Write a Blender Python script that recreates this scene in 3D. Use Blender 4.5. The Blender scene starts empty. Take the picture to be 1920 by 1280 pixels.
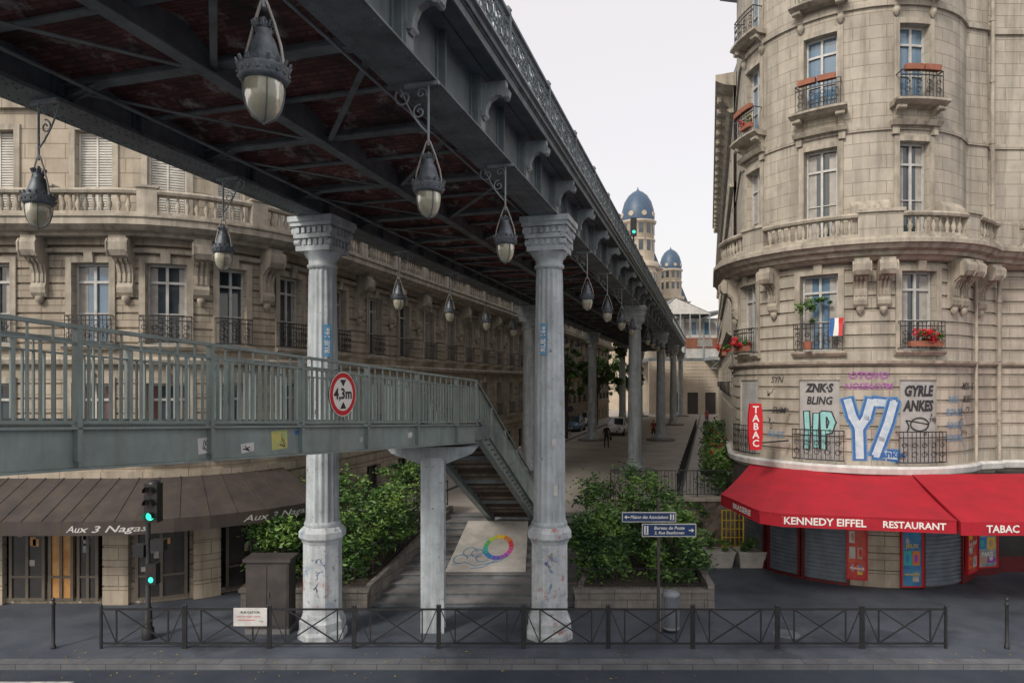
import bpy, math, random
from mathutils import Vector, Matrix
random.seed(7)
R=random.random
def U(a,b): return a+(b-a)*random.random()
scene=bpy.context.scene
# ------------------------------------------------------------------ materials
M={}
def mat(name,c,rough=.7,c2=None,ns=3.0,bump=0.0,bs=20.0,metal=0.0,streak=0.0,sc=(.1,.1,.1),brick=None,emit=None,trans=0.0,spec=.5,ctr=(.35,.65),patch=None,aob=False):
    m=bpy.data.materials.new(name); m.use_nodes=True
    nt=m.node_tree; N=nt.nodes; L=nt.links
    p=N['Principled BSDF']
    p.inputs['Roughness'].default_value=rough
    p.inputs['Metallic'].default_value=metal
    p.inputs['Specular IOR Level'].default_value=spec
    if trans: p.inputs['Transmission Weight'].default_value=trans
    tc=N.new('ShaderNodeTexCoord')
    geo=N.new('ShaderNodeNewGeometry')
    def noise(scale,detail=6,vec=None,rg=.6):
        n=N.new('ShaderNodeTexNoise'); n.inputs['Scale'].default_value=scale; n.inputs['Detail'].default_value=detail; n.inputs['Roughness'].default_value=rg
        L.new(vec if vec else geo.outputs['Position'],n.inputs['Vector']); return n.outputs['Fac']
    def ramp(f,a,b):
        r=N.new('ShaderNodeMapRange'); r.inputs['From Min'].default_value=a; r.inputs['From Max'].default_value=b
        L.new(f,r.inputs['Value']); return r.outputs['Result']
    def mix(f,a,b,mode='MIX'):
        x=N.new('ShaderNodeMix'); x.data_type='RGBA'; x.blend_type=mode
        if isinstance(f,float): x.inputs[0].default_value=f
        else: L.new(f,x.inputs[0])
        for i,v in ((6,a),(7,b)):
            if isinstance(v,tuple): x.inputs[i].default_value=(*v,1)
            else: L.new(v,x.inputs[i])
        return x.outputs[2]
    col=c
    if c2: col=mix(ramp(noise(ns),*ctr),c,c2)
    hgt=None
    if brick:
        bt=N.new('ShaderNodeTexBrick'); L.new(tc.outputs['UV'],bt.inputs['Vector'])
        bw,bh,mo,var,mc=brick
        bt.inputs['Scale'].default_value=1; bt.inputs['Brick Width'].default_value=bw; bt.inputs['Row Height'].default_value=bh
        bt.inputs['Mortar Size'].default_value=mo; bt.inputs['Mortar Smooth'].default_value=.2
        bt.inputs['Color1'].default_value=(1,1,1,1); bt.inputs['Color2'].default_value=(1-var,1-var,1-var*.9,1); bt.inputs['Mortar'].default_value=(*mc,1)
        col=mix(1.0,col if not isinstance(col,tuple) else col,bt.outputs['Color'],'MULTIPLY')
        hgt=bt.outputs['Fac']
    if streak:
        mp=N.new('ShaderNodeMapping'); mp.inputs['Scale'].default_value=(3.2,3.2,.28); L.new(geo.outputs['Position'],mp.inputs['Vector'])
        s=ramp(noise(1.0,8,mp.outputs['Vector'],.68),.46,.70)
        mm=N.new('ShaderNodeMath'); mm.operation='MULTIPLY'; mm.inputs[1].default_value=streak; L.new(s,mm.inputs[0])
        col=mix(mm.outputs[0],col,sc)
    if patch:
        for (pc,psc,lo,hi) in patch:
            col=mix(ramp(noise(psc,7,None,.7),lo,hi),col,pc)
    if isinstance(col,tuple): p.inputs['Base Color'].default_value=(*col,1)
    else: L.new(col,p.inputs['Base Color'])
    if bump or brick:
        bn=N.new('ShaderNodeBump'); bn.inputs['Strength'].default_value=bump if bump else .3; bn.inputs['Distance'].default_value=.02
        L.new(noise(bs,5),bn.inputs['Height']); out=bn.outputs[0]
        if hgt:
            b2=N.new('ShaderNodeBump'); b2.invert=True; b2.inputs['Strength'].default_value=.6; b2.inputs['Distance'].default_value=.012
            L.new(hgt,b2.inputs['Height']); L.new(out,b2.inputs['Normal']); out=b2.outputs[0]
        L.new(out,p.inputs['Normal'])
    if emit:
        p.inputs['Emission Color'].default_value=(*emit[0],1); p.inputs['Emission Strength'].default_value=emit[1]
    M[name]=m; return m
mat('stone',(.51,.445,.35),.85,(.38,.33,.26),1.1,.35,14,streak=.6,sc=(.15,.13,.10),brick=(1.15,.42,.012,.16,(.5,.45,.4)),patch=[((.22,.19,.15),.55,.58,.8)])
mat('stone_grey',(.53,.485,.405),.85,(.39,.355,.295),.9,.35,14,streak=.7,sc=(.16,.145,.12),brick=(1.0,.40,.01,.14,(.55,.5,.45)),patch=[((.24,.215,.175),.5,.56,.78)])
mat('stone_trim',(.50,.45,.37),.8,(.33,.295,.24),2.2,.3,25,streak=.75,sc=(.11,.10,.085))
mat('stone_far',(.58,.51,.41),.9,(.45,.39,.31),.6,.2,8,streak=.3,sc=(.25,.22,.18))
mat('garden_stone',(.26,.24,.21),.9,(.17,.155,.14),2.5,.6,14,streak=.4,sc=(.08,.08,.07),brick=(.7,.30,.012,.2,(.5,.5,.5)))
mat('rubble',(.30,.25,.20),.95,(.14,.12,.10),3.0,.9,7,streak=.4,sc=(.06,.055,.05))
mat('steel',(.19,.23,.25),.5,(.12,.15,.165),2.5,.25,30,streak=.55,sc=(.06,.06,.06),patch=[((.13,.09,.07),5,.64,.74)])
mat('steel_dark',(.20,.23,.24),.6,(.11,.13,.14),2.0,.25,30,streak=.4,sc=(.07,.06,.055),patch=[((.12,.08,.06),4,.6,.72)])
mat('steel_light',(.35,.40,.42),.5,(.24,.28,.30),2.0,.2,30,streak=.6,sc=(.12,.12,.12))
mat('bridge_paint',(.26,.325,.315),.45,(.19,.24,.235),2.0,.15,30,streak=.5,sc=(.11,.10,.08),patch=[((.16,.10,.065),6,.64,.72)])
mat('column_paint',(.54,.60,.64),.5,(.38,.43,.46),2.2,.25,24,streak=.7,sc=(.15,.16,.17),patch=[((.18,.17,.165),9,.60,.68)])
mat('column_base',(.60,.65,.68),.6,(.44,.48,.51),3.0,.5,14,streak=.6,sc=(.2,.2,.21),patch=[((.42,.20,.17),2.3,.58,.66),((.25,.36,.50),3.0,.59,.67),((.2,.2,.2),8,.58,.66)])
mat('jack_brick',(.36,.145,.12),.9,(.17,.085,.08),1.6,.4,20,brick=(.24,.085,.012,.5,(.5,.47,.45)),patch=[((.58,.52,.49),2.2,.55,.70),((.05,.04,.04),1.0,.50,.68)])
mat('asphalt',(.030,.042,.062),.75,(.045,.058,.078),1.2,.5,90,patch=[((.06,.07,.085),.7,.55,.7)])
mat('pavement',(.062,.077,.102),.7,(.098,.115,.142),.8,.3,60,patch=[((.042,.05,.066),.45,.50,.66),((.14,.15,.16),14,.68,.72)])
mat('kerb',(.17,.18,.195),.8,(.11,.115,.125),2,.3,30,brick=(1.0,.5,.01,.2,(.4,.4,.4)))
mat('plaza',(.46,.42,.375),.85,(.34,.315,.285),.5,.25,40,patch=[((.24,.225,.205),.3,.55,.7)])
mat('walkway',(.50,.475,.445),.85,(.40,.38,.355),.7,.2,40)
mat('steps',(.24,.235,.235),.85,(.15,.148,.15),2.0,.4,30)
mat('concrete',(.50,.48,.44),.8,(.37,.355,.325),2.5,.25,30)
mat('white_line',(.62,.62,.6),.7,(.35,.35,.35),6)
mat('black_iron',(.018,.019,.022),.4,(.03,.03,.033),6)
mat('lamp_metal',(.16,.185,.215),.42,(.08,.095,.11),8,.3,40,metal=.3)
mat('lamp_glass',(.56,.54,.41),.10,trans=.3,c2=(.36,.35,.27),ns=5,spec=.8)
mat('glass',(.025,.036,.045),.04,(.06,.075,.088),.8,spec=.9)
mat('glass_blue',(.09,.17,.26),.05,(.16,.25,.34),.6,spec=.9)
mat('curtain',(.42,.40,.37),.5,(.30,.28,.26),4)
mat('red_curtain',(.17,.07,.06),.5,(.12,.05,.05),4)
mat('frame_white',(.56,.56,.54),.5,(.42,.42,.41),5)
mat('shutter_white',(.68,.67,.62),.6,(.52,.51,.47),3)
mat('closed_panel',(.46,.46,.45),.7,(.36,.36,.35),3,streak=.4,sc=(.2,.2,.2))
mat('shutter_grey',(.18,.22,.27),.45,(.11,.14,.18),3,.2,20,metal=.1,streak=.3,sc=(.07,.08,.09))
mat('slate',(.045,.085,.15),.45,(.07,.12,.18),3.0,.3,30)
mat('zinc',(.24,.26,.29),.45,(.18,.2,.23),1.5)
mat('awning_brown',(.070,.056,.053),.75,(.043,.036,.035),1.5,.2,30,streak=.4,sc=(.11,.085,.045))
mat('awning_red',(.45,.008,.024),.75,(.35,.008,.02),1.5,.2,30,streak=.25,sc=(.22,.01,.015))
mat('white',(.78,.77,.74),.6)
mat('off_white',(.70,.70,.68),.6,(.52,.52,.51),3,streak=.3,sc=(.25,.24,.22))
mat('red',(.55,.012,.02),.5); mat('blue_sign',(.015,.045,.14),.4); mat('black',(.015,.015,.017),.5)
mat('dark_red_wood',(.16,.015,.02),.4,(.11,.012,.016),3)
mat('brown_dark',(.050,.044,.044),.5,(.075,.066,.064),3)
mat('door_frame',(.14,.12,.10),.5,(.10,.085,.07),3)
mat('shop_dark',(.030,.030,.032),.12,(.055,.05,.045),1.5,spec=.9)
mat('orange_door',(.38,.16,.04),.4,(.55,.32,.12),2.5)
mat('leaf_dark',(.022,.060,.018),.6,(.032,.08,.022),1.5); mat('leaf_mid',(.060,.145,.032),.55,(.08,.17,.04),2)
mat('leaf_light',(.13,.25,.05),.5,(.17,.28,.06),2); mat('soil',(.05,.04,.03),.95,(.08,.065,.05),4,.5,20)
mat('bark',(.10,.075,.06),.9,(.06,.045,.04),6,.6,20); mat('flower',(.58,.015,.03),.5); mat('terracotta',(.34,.13,.08),.8,(.25,.1,.06),5)
mat('skin',(.48,.30,.22),.6); mat('hair',(.03,.022,.018),.6); mat('cloth_black',(.015,.015,.018),.8); mat('cloth_blue',(.04,.07,.16),.8)
mat('cloth_white',(.65,.65,.65),.8); mat('cloth_red',(.35,.06,.05),.8); mat('cloth_tan',(.3,.24,.17),.8)
mat('car_white',(.72,.73,.74),.25,spec=.7); mat('car_blue',(.10,.2,.32),.25,spec=.7); mat('tyre',(.02,.02,.02),.8); mat('chrome',(.5,.5,.5),.2,metal=.9)
mat('green_light',(.02,.4,.25),.4,emit=((.05,1,.6),1.4)); mat('lens_off',(.05,.03,.02),.3)
mat('g_black',(.03,.03,.035),.7); mat('g_cyan',(.22,.52,.52),.7,(.32,.62,.60),6); mat('g_blue',(.03,.11,.34),.7,(.05,.16,.40),6); mat('g_violet',(.28,.06,.30),.7,(.38,.16,.38),8); mat('g_white',(.58,.65,.70),.7,(.40,.52,.62),5); mat('g_lblue',(.10,.24,.42),.7,(.18,.32,.46),5); mat('g_green',(.28,.45,.18),.7,(.6,.5,.15),9)
mat('paint_blue',(.07,.26,.50),.6,(.14,.34,.55),9)
mat('yellow',(.65,.46,.03),.5); mat('poster_blue',(.03,.15,.36),.35,(.08,.3,.5),3); mat('poster_red',(.45,.025,.05),.35,(.6,.12,.06),3); mat('poster_mix',(.55,.48,.35),.35,(.1,.22,.35),5); mat('litter_leaf',(.35,.26,.07),.8)
for i,c in enumerate([(.60,.05,.06),(.65,.2,.03),(.70,.48,.04),(.4,.55,.06),(.08,.42,.12),(.04,.40,.38),(.04,.22,.55),(.12,.10,.45),(.32,.07,.42),(.55,.07,.28)]): mat('ring%d'%i,c,.6)

# ------------------------------------------------------------------ builder
class B:
    def __init__(s): s.v=[];s.fa=[];s.m=[];s.uv=[];s.sm=[];s.ml=[]
    def mi(s,n):
        if n not in s.ml: s.ml.append(n)
        return s.ml.index(n)
    def f(s,pts,m,uv=None,smooth=False):
        i=len(s.v); s.v.extend([tuple(p) for p in pts]); s.fa.append(tuple(range(i,i+len(pts)))); s.m.append(s.mi(m)); s.uv.append(uv); s.sm.append(smooth)
    def grid(s,rows,m,closed=False,smooth=True,uvs=None):
        i0=len(s.v); n=len(rows[0])
        for r in rows: s.v.extend([tuple(p) for p in r])
        k=s.mi(m)
        for a in range(len(rows)-1):
            for b in range(n if closed else n-1):
                b2=(b+1)%n
                s.fa.append((i0+a*n+b,i0+a*n+b2,i0+(a+1)*n+b2,i0+(a+1)*n+b)); s.m.append(k); s.sm.append(smooth)
                s.uv.append(None if not uvs else [uvs[a][b],uvs[a][b2],uvs[a+1][b2],uvs[a+1][b]])
    def hexa(s,p,m):
        for q in ((0,3,2,1),(4,5,6,7),(0,1,5,4),(1,2,6,5),(2,3,7,6),(3,0,4,7)): s.f([p[i] for i in q],m)
    def obox(s,o,a,b,c,m):
        o=Vector(o);a=Vector(a);b=Vector(b);c=Vector(c)
        s.hexa([o,o+a,o+a+b,o+b,o+c,o+a+c,o+a+b+c,o+b+c],m)
    def box(s,x0,x1,y0,y1,z0,z1,m): s.obox((x0,y0,z0),(x1-x0,0,0),(0,y1-y0,0),(0,0,z1-z0),m)
    def beam(s,p0,p1,w,h,m,up=(0,0,1)):
        p0=Vector(p0);p1=Vector(p1);d=(p1-p0).normalized();u=Vector(up);r=d.cross(u)
        if r.length<1e-4: r=d.cross(Vector((1,0,0)))
        r.normalize();u=r.cross(d).normalized()
        s.obox(p0-r*w/2-u*h/2,r*w,p1-p0,u*h,m)
    def tube(s,pts,r,m,n=6,cap=True):
        pts=[Vector(p) for p in pts]; rows=[]
        rr=r if isinstance(r,(list,tuple)) else [r]*len(pts); ref=None
        for i,p in enumerate(pts):
            d=(pts[min(i+1,len(pts)-1)]-pts[max(i-1,0)]).normalized()
            if ref is None:
                ref=d.cross(Vector((0,0,1)))
                if ref.length<.05: ref=d.cross(Vector((1,0,0)))
            ref=(ref-d*ref.dot(d)).normalized(); q=d.cross(ref)
            rows.append([p+(ref*math.cos(t)+q*math.sin(t))*rr[i] for t in [2*math.pi*k/n for k in range(n)]])
        s.grid(rows,m,closed=True)
        if cap: s.f(rows[0][::-1],m); s.f(rows[-1],m)
    def lathe(s,c,prof,m,n=16,fl=None,smooth=True,cap=True,rot=0):
        rows=[]
        for (r,z) in prof:
            row=[]
            for k in range(n):
                t=2*math.pi*k/n+rot; q=r
                if fl: q=r*(1-fl[1]*abs(math.cos(t*fl[0]/2))**.6)
                row.append((c[0]+q*math.cos(t),c[1]+q*math.sin(t),c[2]+z))
            rows.append(row)
        s.grid(rows,m,closed=True,smooth=smooth)
        if cap: s.f(rows[0][::-1],m); s.f(rows[-1],m)
    def text(s,t,size,fm,m,off=0.0,ax='CENTER',xs=1.0,shear=0.0,space=1.0):
        cu=bpy.data.curves.new('t','FONT'); cu.body=t; cu.size=size; cu.align_x=ax; cu.align_y='CENTER'; cu.offset=off; cu.resolution_u=2; cu.shear=shear; cu.space_character=space
        ob=bpy.data.objects.new('t',cu); scene.collection.objects.link(ob)
        dg=bpy.context.evaluated_depsgraph_get(); dg.update()
        me=ob.evaluated_get(dg).to_mesh(); i0=len(s.v); k=s.mi(m)
        for v in me.vertices: s.v.append(tuple(fm(v.co.x*xs,v.co.y)))
        for p in me.polygons:
            s.fa.append(tuple(i0+i for i in p.vertices)); s.m.append(k); s.uv.append(None); s.sm.append(False)
        ob.evaluated_get(dg).to_mesh_clear(); bpy.data.objects.remove(ob); bpy.data.curves.remove(cu)
    def stroke(s,pts,w,fm,m):
        for a,b in zip(pts[:-1],pts[1:]):
            d=Vector((b[0]-a[0],b[1]-a[1])); 
            if d.length<1e-5: continue
            d.normalize(); n=Vector((-d.y,d.x))*w/2; d*=w*.3
            s.f([fm(a[0]-d.x-n.x,a[1]-d.y-n.y),fm(b[0]+d.x-n.x,b[1]+d.y-n.y),fm(b[0]+d.x+n.x,b[1]+d.y+n.y),fm(a[0]-d.x+n.x,a[1]-d.y+n.y)],m)
    def mesh(s,name):
        me=bpy.data.meshes.new(name); me.from_pydata(s.v,[],s.fa)
        for n in s.ml: me.materials.append(M[n])
        me.polygons.foreach_set('material_index',s.m); me.polygons.foreach_set('use_smooth',s.sm)
        uvl=me.uv_layers.new(name='UVMap'); buf=[]
        for p,u in zip(me.polygons,s.uv):
            if u: 
                for q in u: buf+= [q[0],q[1]]
            else:
                n=p.normal
                for i in p.vertices:
                    x,y,z=s.v[i]
                    if abs(n.z)>.7: buf+=[x,y]
                    elif abs(n.x)>abs(n.y): buf+=[y,z]
                    else: buf+=[x,z]
        uvl.data.foreach_set('uv',buf); me.update(); return me
    def obj(s,name,parent=None):
        ob=bpy.data.objects.new(name,s.mesh(name)); scene.collection.objects.link(ob)
        if parent: ob.parent=parent
        return ob
def empty(name,loc=(0,0,0)):
    e=bpy.data.objects.new(name,None); scene.collection.objects.link(e); e.empty_display_size=.2; return e
def plane_map(o,rx,up):
    o=Vector(o);rx=Vector(rx).normalized();up=Vector(up).normalized()
    return lambda x,y:o+rx*x+up*y
# --------------------------------------------------- path / facade tools
class Path:
    def __init__(s,pts):
        P=[Vector(p) for p in pts]; Q=[P[0]]
        for a,b in zip(P[:-1],P[1:]):
            l=(b-a).length
            if l>1.6:
                Q.append(a+(b-a)*(.25/l)); Q.append(a+(b-a)*(1-.25/l))
            Q.append(b)
        s.p=Q; s.s=[0]
        for a,b in zip(Q[:-1],Q[1:]): s.s.append(s.s[-1]+(b-a).length)
        ns=[]
        for a,b in zip(Q[:-1],Q[1:]):
            d=(b-a).normalized(); ns.append(Vector((d.y,-d.x)))
        s.n=[ns[0]]+[(x+y)/(1+x.dot(y)) for x,y in zip(ns[:-1],ns[1:])]+[ns[-1]]
        s.len=s.s[-1]
    def pos(s,t,o=0,z=0):
        i=0
        if t>=s.len: i=len(s.p)-2
        elif t>0:
            while s.s[i+1]<t: i+=1
        k=(t-s.s[i])/(s.s[i+1]-s.s[i]); p=s.p[i].lerp(s.p[i+1],k); kk=min(max(k,0),1); n=s.n[i].lerp(s.n[i+1],kk)
        return Vector((p.x+n.x*o,p.y+n.y*o,z))
    def cuts(s,a,b): return [a]+[q for q in s.s if a+.01<q<b-.01]+[b]
def fbox(b,P,s0,s1,z0,z1,o0,o1,m):
    c=P.cuts(s0,s1)
    for i,(a,e) in enumerate(zip(c[:-1],c[1:])):
        p=[P.pos(a,o0),P.pos(e,o0),P.pos(e,o1),P.pos(a,o1)]
        lo=[Vector((q.x,q.y,z0)) for q in p]; hi=[Vector((q.x,q.y,z1)) for q in p]
        b.f([lo[3],lo[2],hi[2],hi[3]],m,[(a,z0),(e,z0),(e,z1),(a,z1)])
        b.f([hi[0],hi[3],hi[2],hi[1]],m); b.f([lo[0],lo[1],lo[2],lo[3]],m)
        b.f([lo[1],lo[0],hi[0],hi[1]],m)
        if i==0: b.f([lo[0],lo[3],hi[3],hi[0]],m)
        if i==len(c)-2: b.f([lo[2],lo[1],hi[1],hi[2]],m)
def fpoly(b,P,s0,s1,prof,m):
    A=[P.pos(s0,o,z) for o,z in prof]; C=[P.pos(s1,o,z) for o,z in prof]
    b.f(A[::-1],m); b.f(C,m)
    for i in range(len(prof)):
        j=(i+1)%len(prof); b.f([A[i],A[j],C[j],C[i]],m)
def sweep(b,P,s0,s1,prof,m,closed=True,smooth=False):
    c=P.cuts(s0,s1); rows=[[P.pos(q,o,z) for o,z in prof] for q in c]
    for a in range(len(rows)-1):
        n=len(prof)
        for i in range(n if closed else n-1):
            j=(i+1)%n
            b.f([rows[a][i],rows[a][j],rows[a+1][j],rows[a+1][i]],m,[(c[a],prof[i][1]+prof[i][0]),(c[a],prof[j][1]+prof[j][0]),(c[a+1],prof[j][1]+prof[j][0]),(c[a+1],prof[i][1]+prof[i][0])],smooth)
    if closed: b.f(rows[0][::-1],m); b.f(rows[-1],m)
def courses(a,z,h,off,g=.06,gw=.065):
    r=[]; q=a
    while q<z-.05:
        e=min(q+h,z); r.append((q,e-gw,off)); r.append((e-gw,e,off-g)); q=e
    return r
def facade(b,P,rows,ops,m,s0=0,s1=None):
    s1=P.len if s1 is None else s1
    S=set(P.cuts(s0,s1))
    for o in ops: S.add(o[0]);S.add(o[1])
    S=sorted(S); S=[q for i,q in enumerate(S) if i==0 or q-S[i-1]>1e-4]
    Z=set()
    for a,e,_ in rows: Z.add(round(a,4));Z.add(round(e,4))
    for o in ops: Z.add(o[2]);Z.add(o[3])
    Z=sorted(Z); zmin=rows[0][0]; zmax=rows[-1][1]; Z=[z for z in Z if zmin-1e-6<=z<=zmax+1e-6]
    def off(z):
        for a,e,o in rows:
            if a-1e-4<=z<=e+1e-4: return o
        return 0
    def hole(s,z):
        for o in ops:
            if o[0]<s<o[1] and o[2]<z<o[3]: return True
        return False
    for i in range(len(S)-1):
        a,e=S[i],S[i+1]; sm=(a+e)/2; prev=None
        for j in range(len(Z)-1):
            z,y=Z[j],Z[j+1]; o=off((z+y)/2); h=hole(sm,(z+y)/2)
            if not h: b.f([P.pos(a,o,z),P.pos(e,o,z),P.pos(e,o,y),P.pos(a,o,y)],m,[(a,z),(e,z),(e,y),(a,y)])
            if prev is not None and abs(prev[0]-o)>1e-4 and not (h and prev[1]):
                b.f([P.pos(a,prev[0],z),P.pos(e,prev[0],z),P.pos(e,o,z),P.pos(a,o,z)],m,[(a,z),(e,z),(e,z+.03),(a,z+.03)])
            prev=(o,h)
    for o in ops:
        t=off((o[2]+o[3])/2)+.002; bk=t-.34
        for ss in (o[0],o[1]): b.f([P.pos(ss,bk,o[2]),P.pos(ss,t,o[2]),P.pos(ss,t,o[3]),P.pos(ss,bk,o[3])],m,[(0,o[2]),(.3,o[2]),(.3,o[3]),(0,o[3])])
        for zz in (o[2],o[3]):
            c=P.cuts(o[0],o[1])
            for a,e in zip(c[:-1],c[1:]): b.f([P.pos(a,bk,zz),P.pos(e,bk,zz),P.pos(e,t,zz),P.pos(a,t,zz)],m)
def window(b,P,s0,s1,z0,z1,base=0,kind='glass',curt=None,fw='frame_white'):
    g=base-.27; w=.055
    if kind=='shutter':
        n=int((z1-z0)/.075)
        fbox(b,P,s0,s1,z0,z1,g-.02,g+.05,'shutter_white')
        mid=(s0+s1)/2
        for x in (s0,mid-.025,s1-.05): fbox(b,P,x,x+.05,z0,z1,g+.05,g+.12,'shutter_white')
        for k in range(n):
            z=z0+.03+k*.075
            for a,e in ((s0+.06,mid-.03),(mid+.03,s1-.06)): fbox(b,P,a,e,z,z+.045,g+.05,g+.10,'shutter_white')
        return
    fbox(b,P,s0,s1,z0,z1,g-.03,g,kind)
    if curt:
        q=(s1-s0)*U(.22,.36)
        fbox(b,P,s0+w,s0+q,z0,z1-.1,g,g+.008,curt); fbox(b,P,s1-q*U(.6,1),s1-w,z0,z1-.1,g,g+.008,curt)
    for a,e in ((s0,s0+w),(s1-w,s1),((s0+s1)/2-.04,(s0+s1)/2+.04)): fbox(b,P,a,e,z0,z1,g+.01,g+.07,fw)
    zt=z0+(z1-z0)*.76
    for z in (z0,z1-.07,zt): fbox(b,P,s0,s1,z,z+.07,g+.012,g+.066,fw)
    zt=z0+(z1-z0)*.38
    fbox(b,P,s0,s1,zt,zt+.03,g+.012,g+.05,fw)
def grille(b,P,s0,s1,z0,h,o=.16,base=0,fancy=True):
    o+=base; a=s0-.12; e=s1+.12
    for z in (z0+.05,z0+h-.03,z0+h*.8): fbox(b,P,a,e,z,z+.03,o-.015,o+.015,'black_iron')
    n=max(3,int((e-a)/.115))
    for k in range(n+1):
        s=a+(e-a)*k/n; p=P.pos(s,o,z0+.05); b.beam(p,P.pos(s,o,z0+h),.016,.016,'black_iron')
    for s in (a,e): 
        for z in (z0+.06,z0+h-.02): b.beam(P.pos(s,base,z),P.pos(s,o,z),.025,.025,'black_iron')
    if fancy:
        m=max(2,int((e-a)/.26)); 
        for k in range(m):
            for zz,rr in ((z0+h*.30,.10),(z0+h*.58,.085)):
                sc=a+(e-a)*(k+.5)/m
                b.tube([P.pos(sc+rr*math.cos(t)*(1-.05*i),o+.012,zz+rr*math.sin(t)*(1-.05*i)) for i,t in enumerate([j*.785 for j in range(11)])],.011,'black_iron',4,False)
def surround(b,P,s0,s1,z0,z1,base=0,key=True,m='stone_trim',sill=True):
    o=base
    fbox(b,P,s0-.17,s0-.001,z0,z1+.17,o-.02,o+.055,m); fbox(b,P,s1+.001,s1+.17,z0,z1+.17,o-.02,o+.055,m)
    fbox(b,P,s0-.001,s1+.001,z1+.002,z1+.168,o-.02,o+.053,m)
    if key: c=(s0+s1)/2; fpoly(b,P,c-.12,c+.12,[(o,z1-.02),(o+.12,z1-.0),(o+.17,z1+.3),(o,z1+.3)],m)
    if sill:
        sweep(b,P,s0-.22,s1+.22,[(o-.02,z0-.16),(o+.12,z0-.16),(o+.2,z0-.07),(o+.2,z0-.003),(o-.02,z0-.003)],m)
def console(b,P,s,z1,h,dep,w,base=0,m='stone_trim'):
    pr=[(base-.02,z1-h),(base+dep*.12,z1-h),(base+dep*.26,z1-h*.93),(base+dep*.3,z1-h*.84),(base+dep*.22,z1-h*.76),(base+dep*.22,z1-h*.6),(base+dep*.34,z1-h*.45),(base+dep*.62,z1-h*.36),(base+dep*.88,z1-h*.34),(base+dep,z1-h*.25),(base+dep,z1-h*.12),(base+dep*.9,z1-h*.04),(base+dep*.9,z1-.003),(base-.02,z1-.003)]
    fpoly(b,P,s-w/2,s+w/2,pr,m)
    pr2=[(base+dep*1.03-.0,z1-h*.28),(base+dep*1.06,z1-h*.13),(base+dep*.95,z1-h*.06),(base+dep*.7,z1-h*.06),(base+dep*.7,z1-h*.34),(base+dep*.9,z1-h*.36)]
    fpoly(b,P,s-w/2-.045,s-w/2-.002,pr2,m); fpoly(b,P,s+w/2+.002,s+w/2+.045,pr2,m)
    for k in (-.3,0,.3): fpoly(b,P,s+k*w-.03,s+k*w+.03,[(base+dep*.2,z1-h*.75),(base+dep*.27,z1-h*.75),(base+dep*.27,z1-h*.6),(base+dep*.42,z1-h*.46),(base+dep*.6,z1-h*.41),(base+dep*.6,z1-h*.3),(base,z1-h*.3)],m)
    b.lathe(P.pos(s,base+dep*.12,z1-h-.12),[(.02,-.1),(.1,0),(.12,.08),(.1,.14)],m,8)
def balustrade(b,P,s0,s1,z0,h,o,m='stone_trim',step=.21,fine=True):
    sweep(b,P,s0,s1,[(o-.11,z0+.001),(o+.11,z0+.001),(o+.11,z0+.10),(o-.11,z0+.10)],m)
    sweep(b,P,s0,s1,[(o-.13,z0+h-.13),(o+.13,z0+h-.13),(o+.16,z0+h-.06),(o+.13,z0+h),(o-.13,z0+h)],m)
    n=int((s1-s0)/step)
    for k in range(1,n):
        p=P.pos(s0+(s1-s0)*k/n,o,z0)
        if fine: b.lathe(p,[(.055,.1),(.035,.16),(.075,h*.36),(.07,h*.46),(.035,h*.62),(.035,h*.72),(.055,h-.13)],m,7,cap=False)
        else: b.lathe(p,[(.05,.1),(.075,h*.4),(.04,h-.13)],m,5,cap=False)
def pier(b,P,s0,s1,z0,h,o,m='stone_trim'):
    fbox(b,P,s0,s1,z0+.002,z0+h+.03,o-.15,o+.15,m); fbox(b,P,s0-.03,s1+.03,z0+h+.031,z0+h+.09,o-.19,o+.19,m)

# ------------------------------------------------------------------ axis frame of the viaduct
CA,SA=.9607,.2776
def V(l,d,z): return Vector((l*CA+d*SA,-l*SA+d*CA,z))
def AX(L,Y,z=0): return Vector((L+.289*Y,Y,z))
def vbox(b,l0,l1,d0,d1,z0,z1,m):
    b.hexa([V(l0,d0,z0),V(l1,d0,z0),V(l1,d1,z0),V(l0,d1,z0),V(l0,d0,z1),V(l1,d0,z1),V(l1,d1,z1),V(l0,d1,z1)],m)
ZG=1.45
# ================================================================== GROUND
b=B(); b.f([(-900,-300,-.20),(900,-300,-.20),(900,1500,-.20),(-900,1500,-.20)],'pavement'); b.obj('ground')
b=B(); b.f([(-90,-40,-.13),(90,-40,-.13),(90,15.14,-.13),(-90,15.14,-.13)],'asphalt'); b.obj('road')
b=B(); b.f([(-90,15.38,0),(90,15.38,0),(90,25.2,0),(-90,25.2,0)],'pavement')
b.obj('pavement')
b=B(); b.box(-90,90,15.12,15.40,-.15,.004,'kerb'); b.obj('kerb')
b=B(); b.f([(-14,14.1,-.124),(-9.6,14.1,-.124),(-9.3,14.52,-.124),(-14,14.52,-.124)],'white_line')
b.obj('road_marking')
b=B(); b.lathe((6.8,16.9,.003),[(.32,0),(.32,.004),(.29,.005)],'steel_dark',24,smooth=False); b.obj('manhole_cover')
b=B(); b.f([(-60,25.05,ZG),(90,25.05,ZG),(90,320,ZG),(-60,320,ZG)],'plaza')
b.f([(-60,25.05,-.2),(90,25.05,-.2),(90,25.05,ZG),(-60,25.05,ZG)],'rubble'); b.obj('plaza_ground')
b=B(); b.f([AX(-1.15,25.1,ZG+.05),AX(1.3,25.1,ZG+.05),AX(1.3,96,ZG+.05),AX(-1.15,96,ZG+.05)],'walkway')
b.obox(AX(-1.3,25.1,ZG-.05),(.15,0,0),AX(0,70.9,0),(0,0,.105),'kerb'); b.obj('path')
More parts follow.
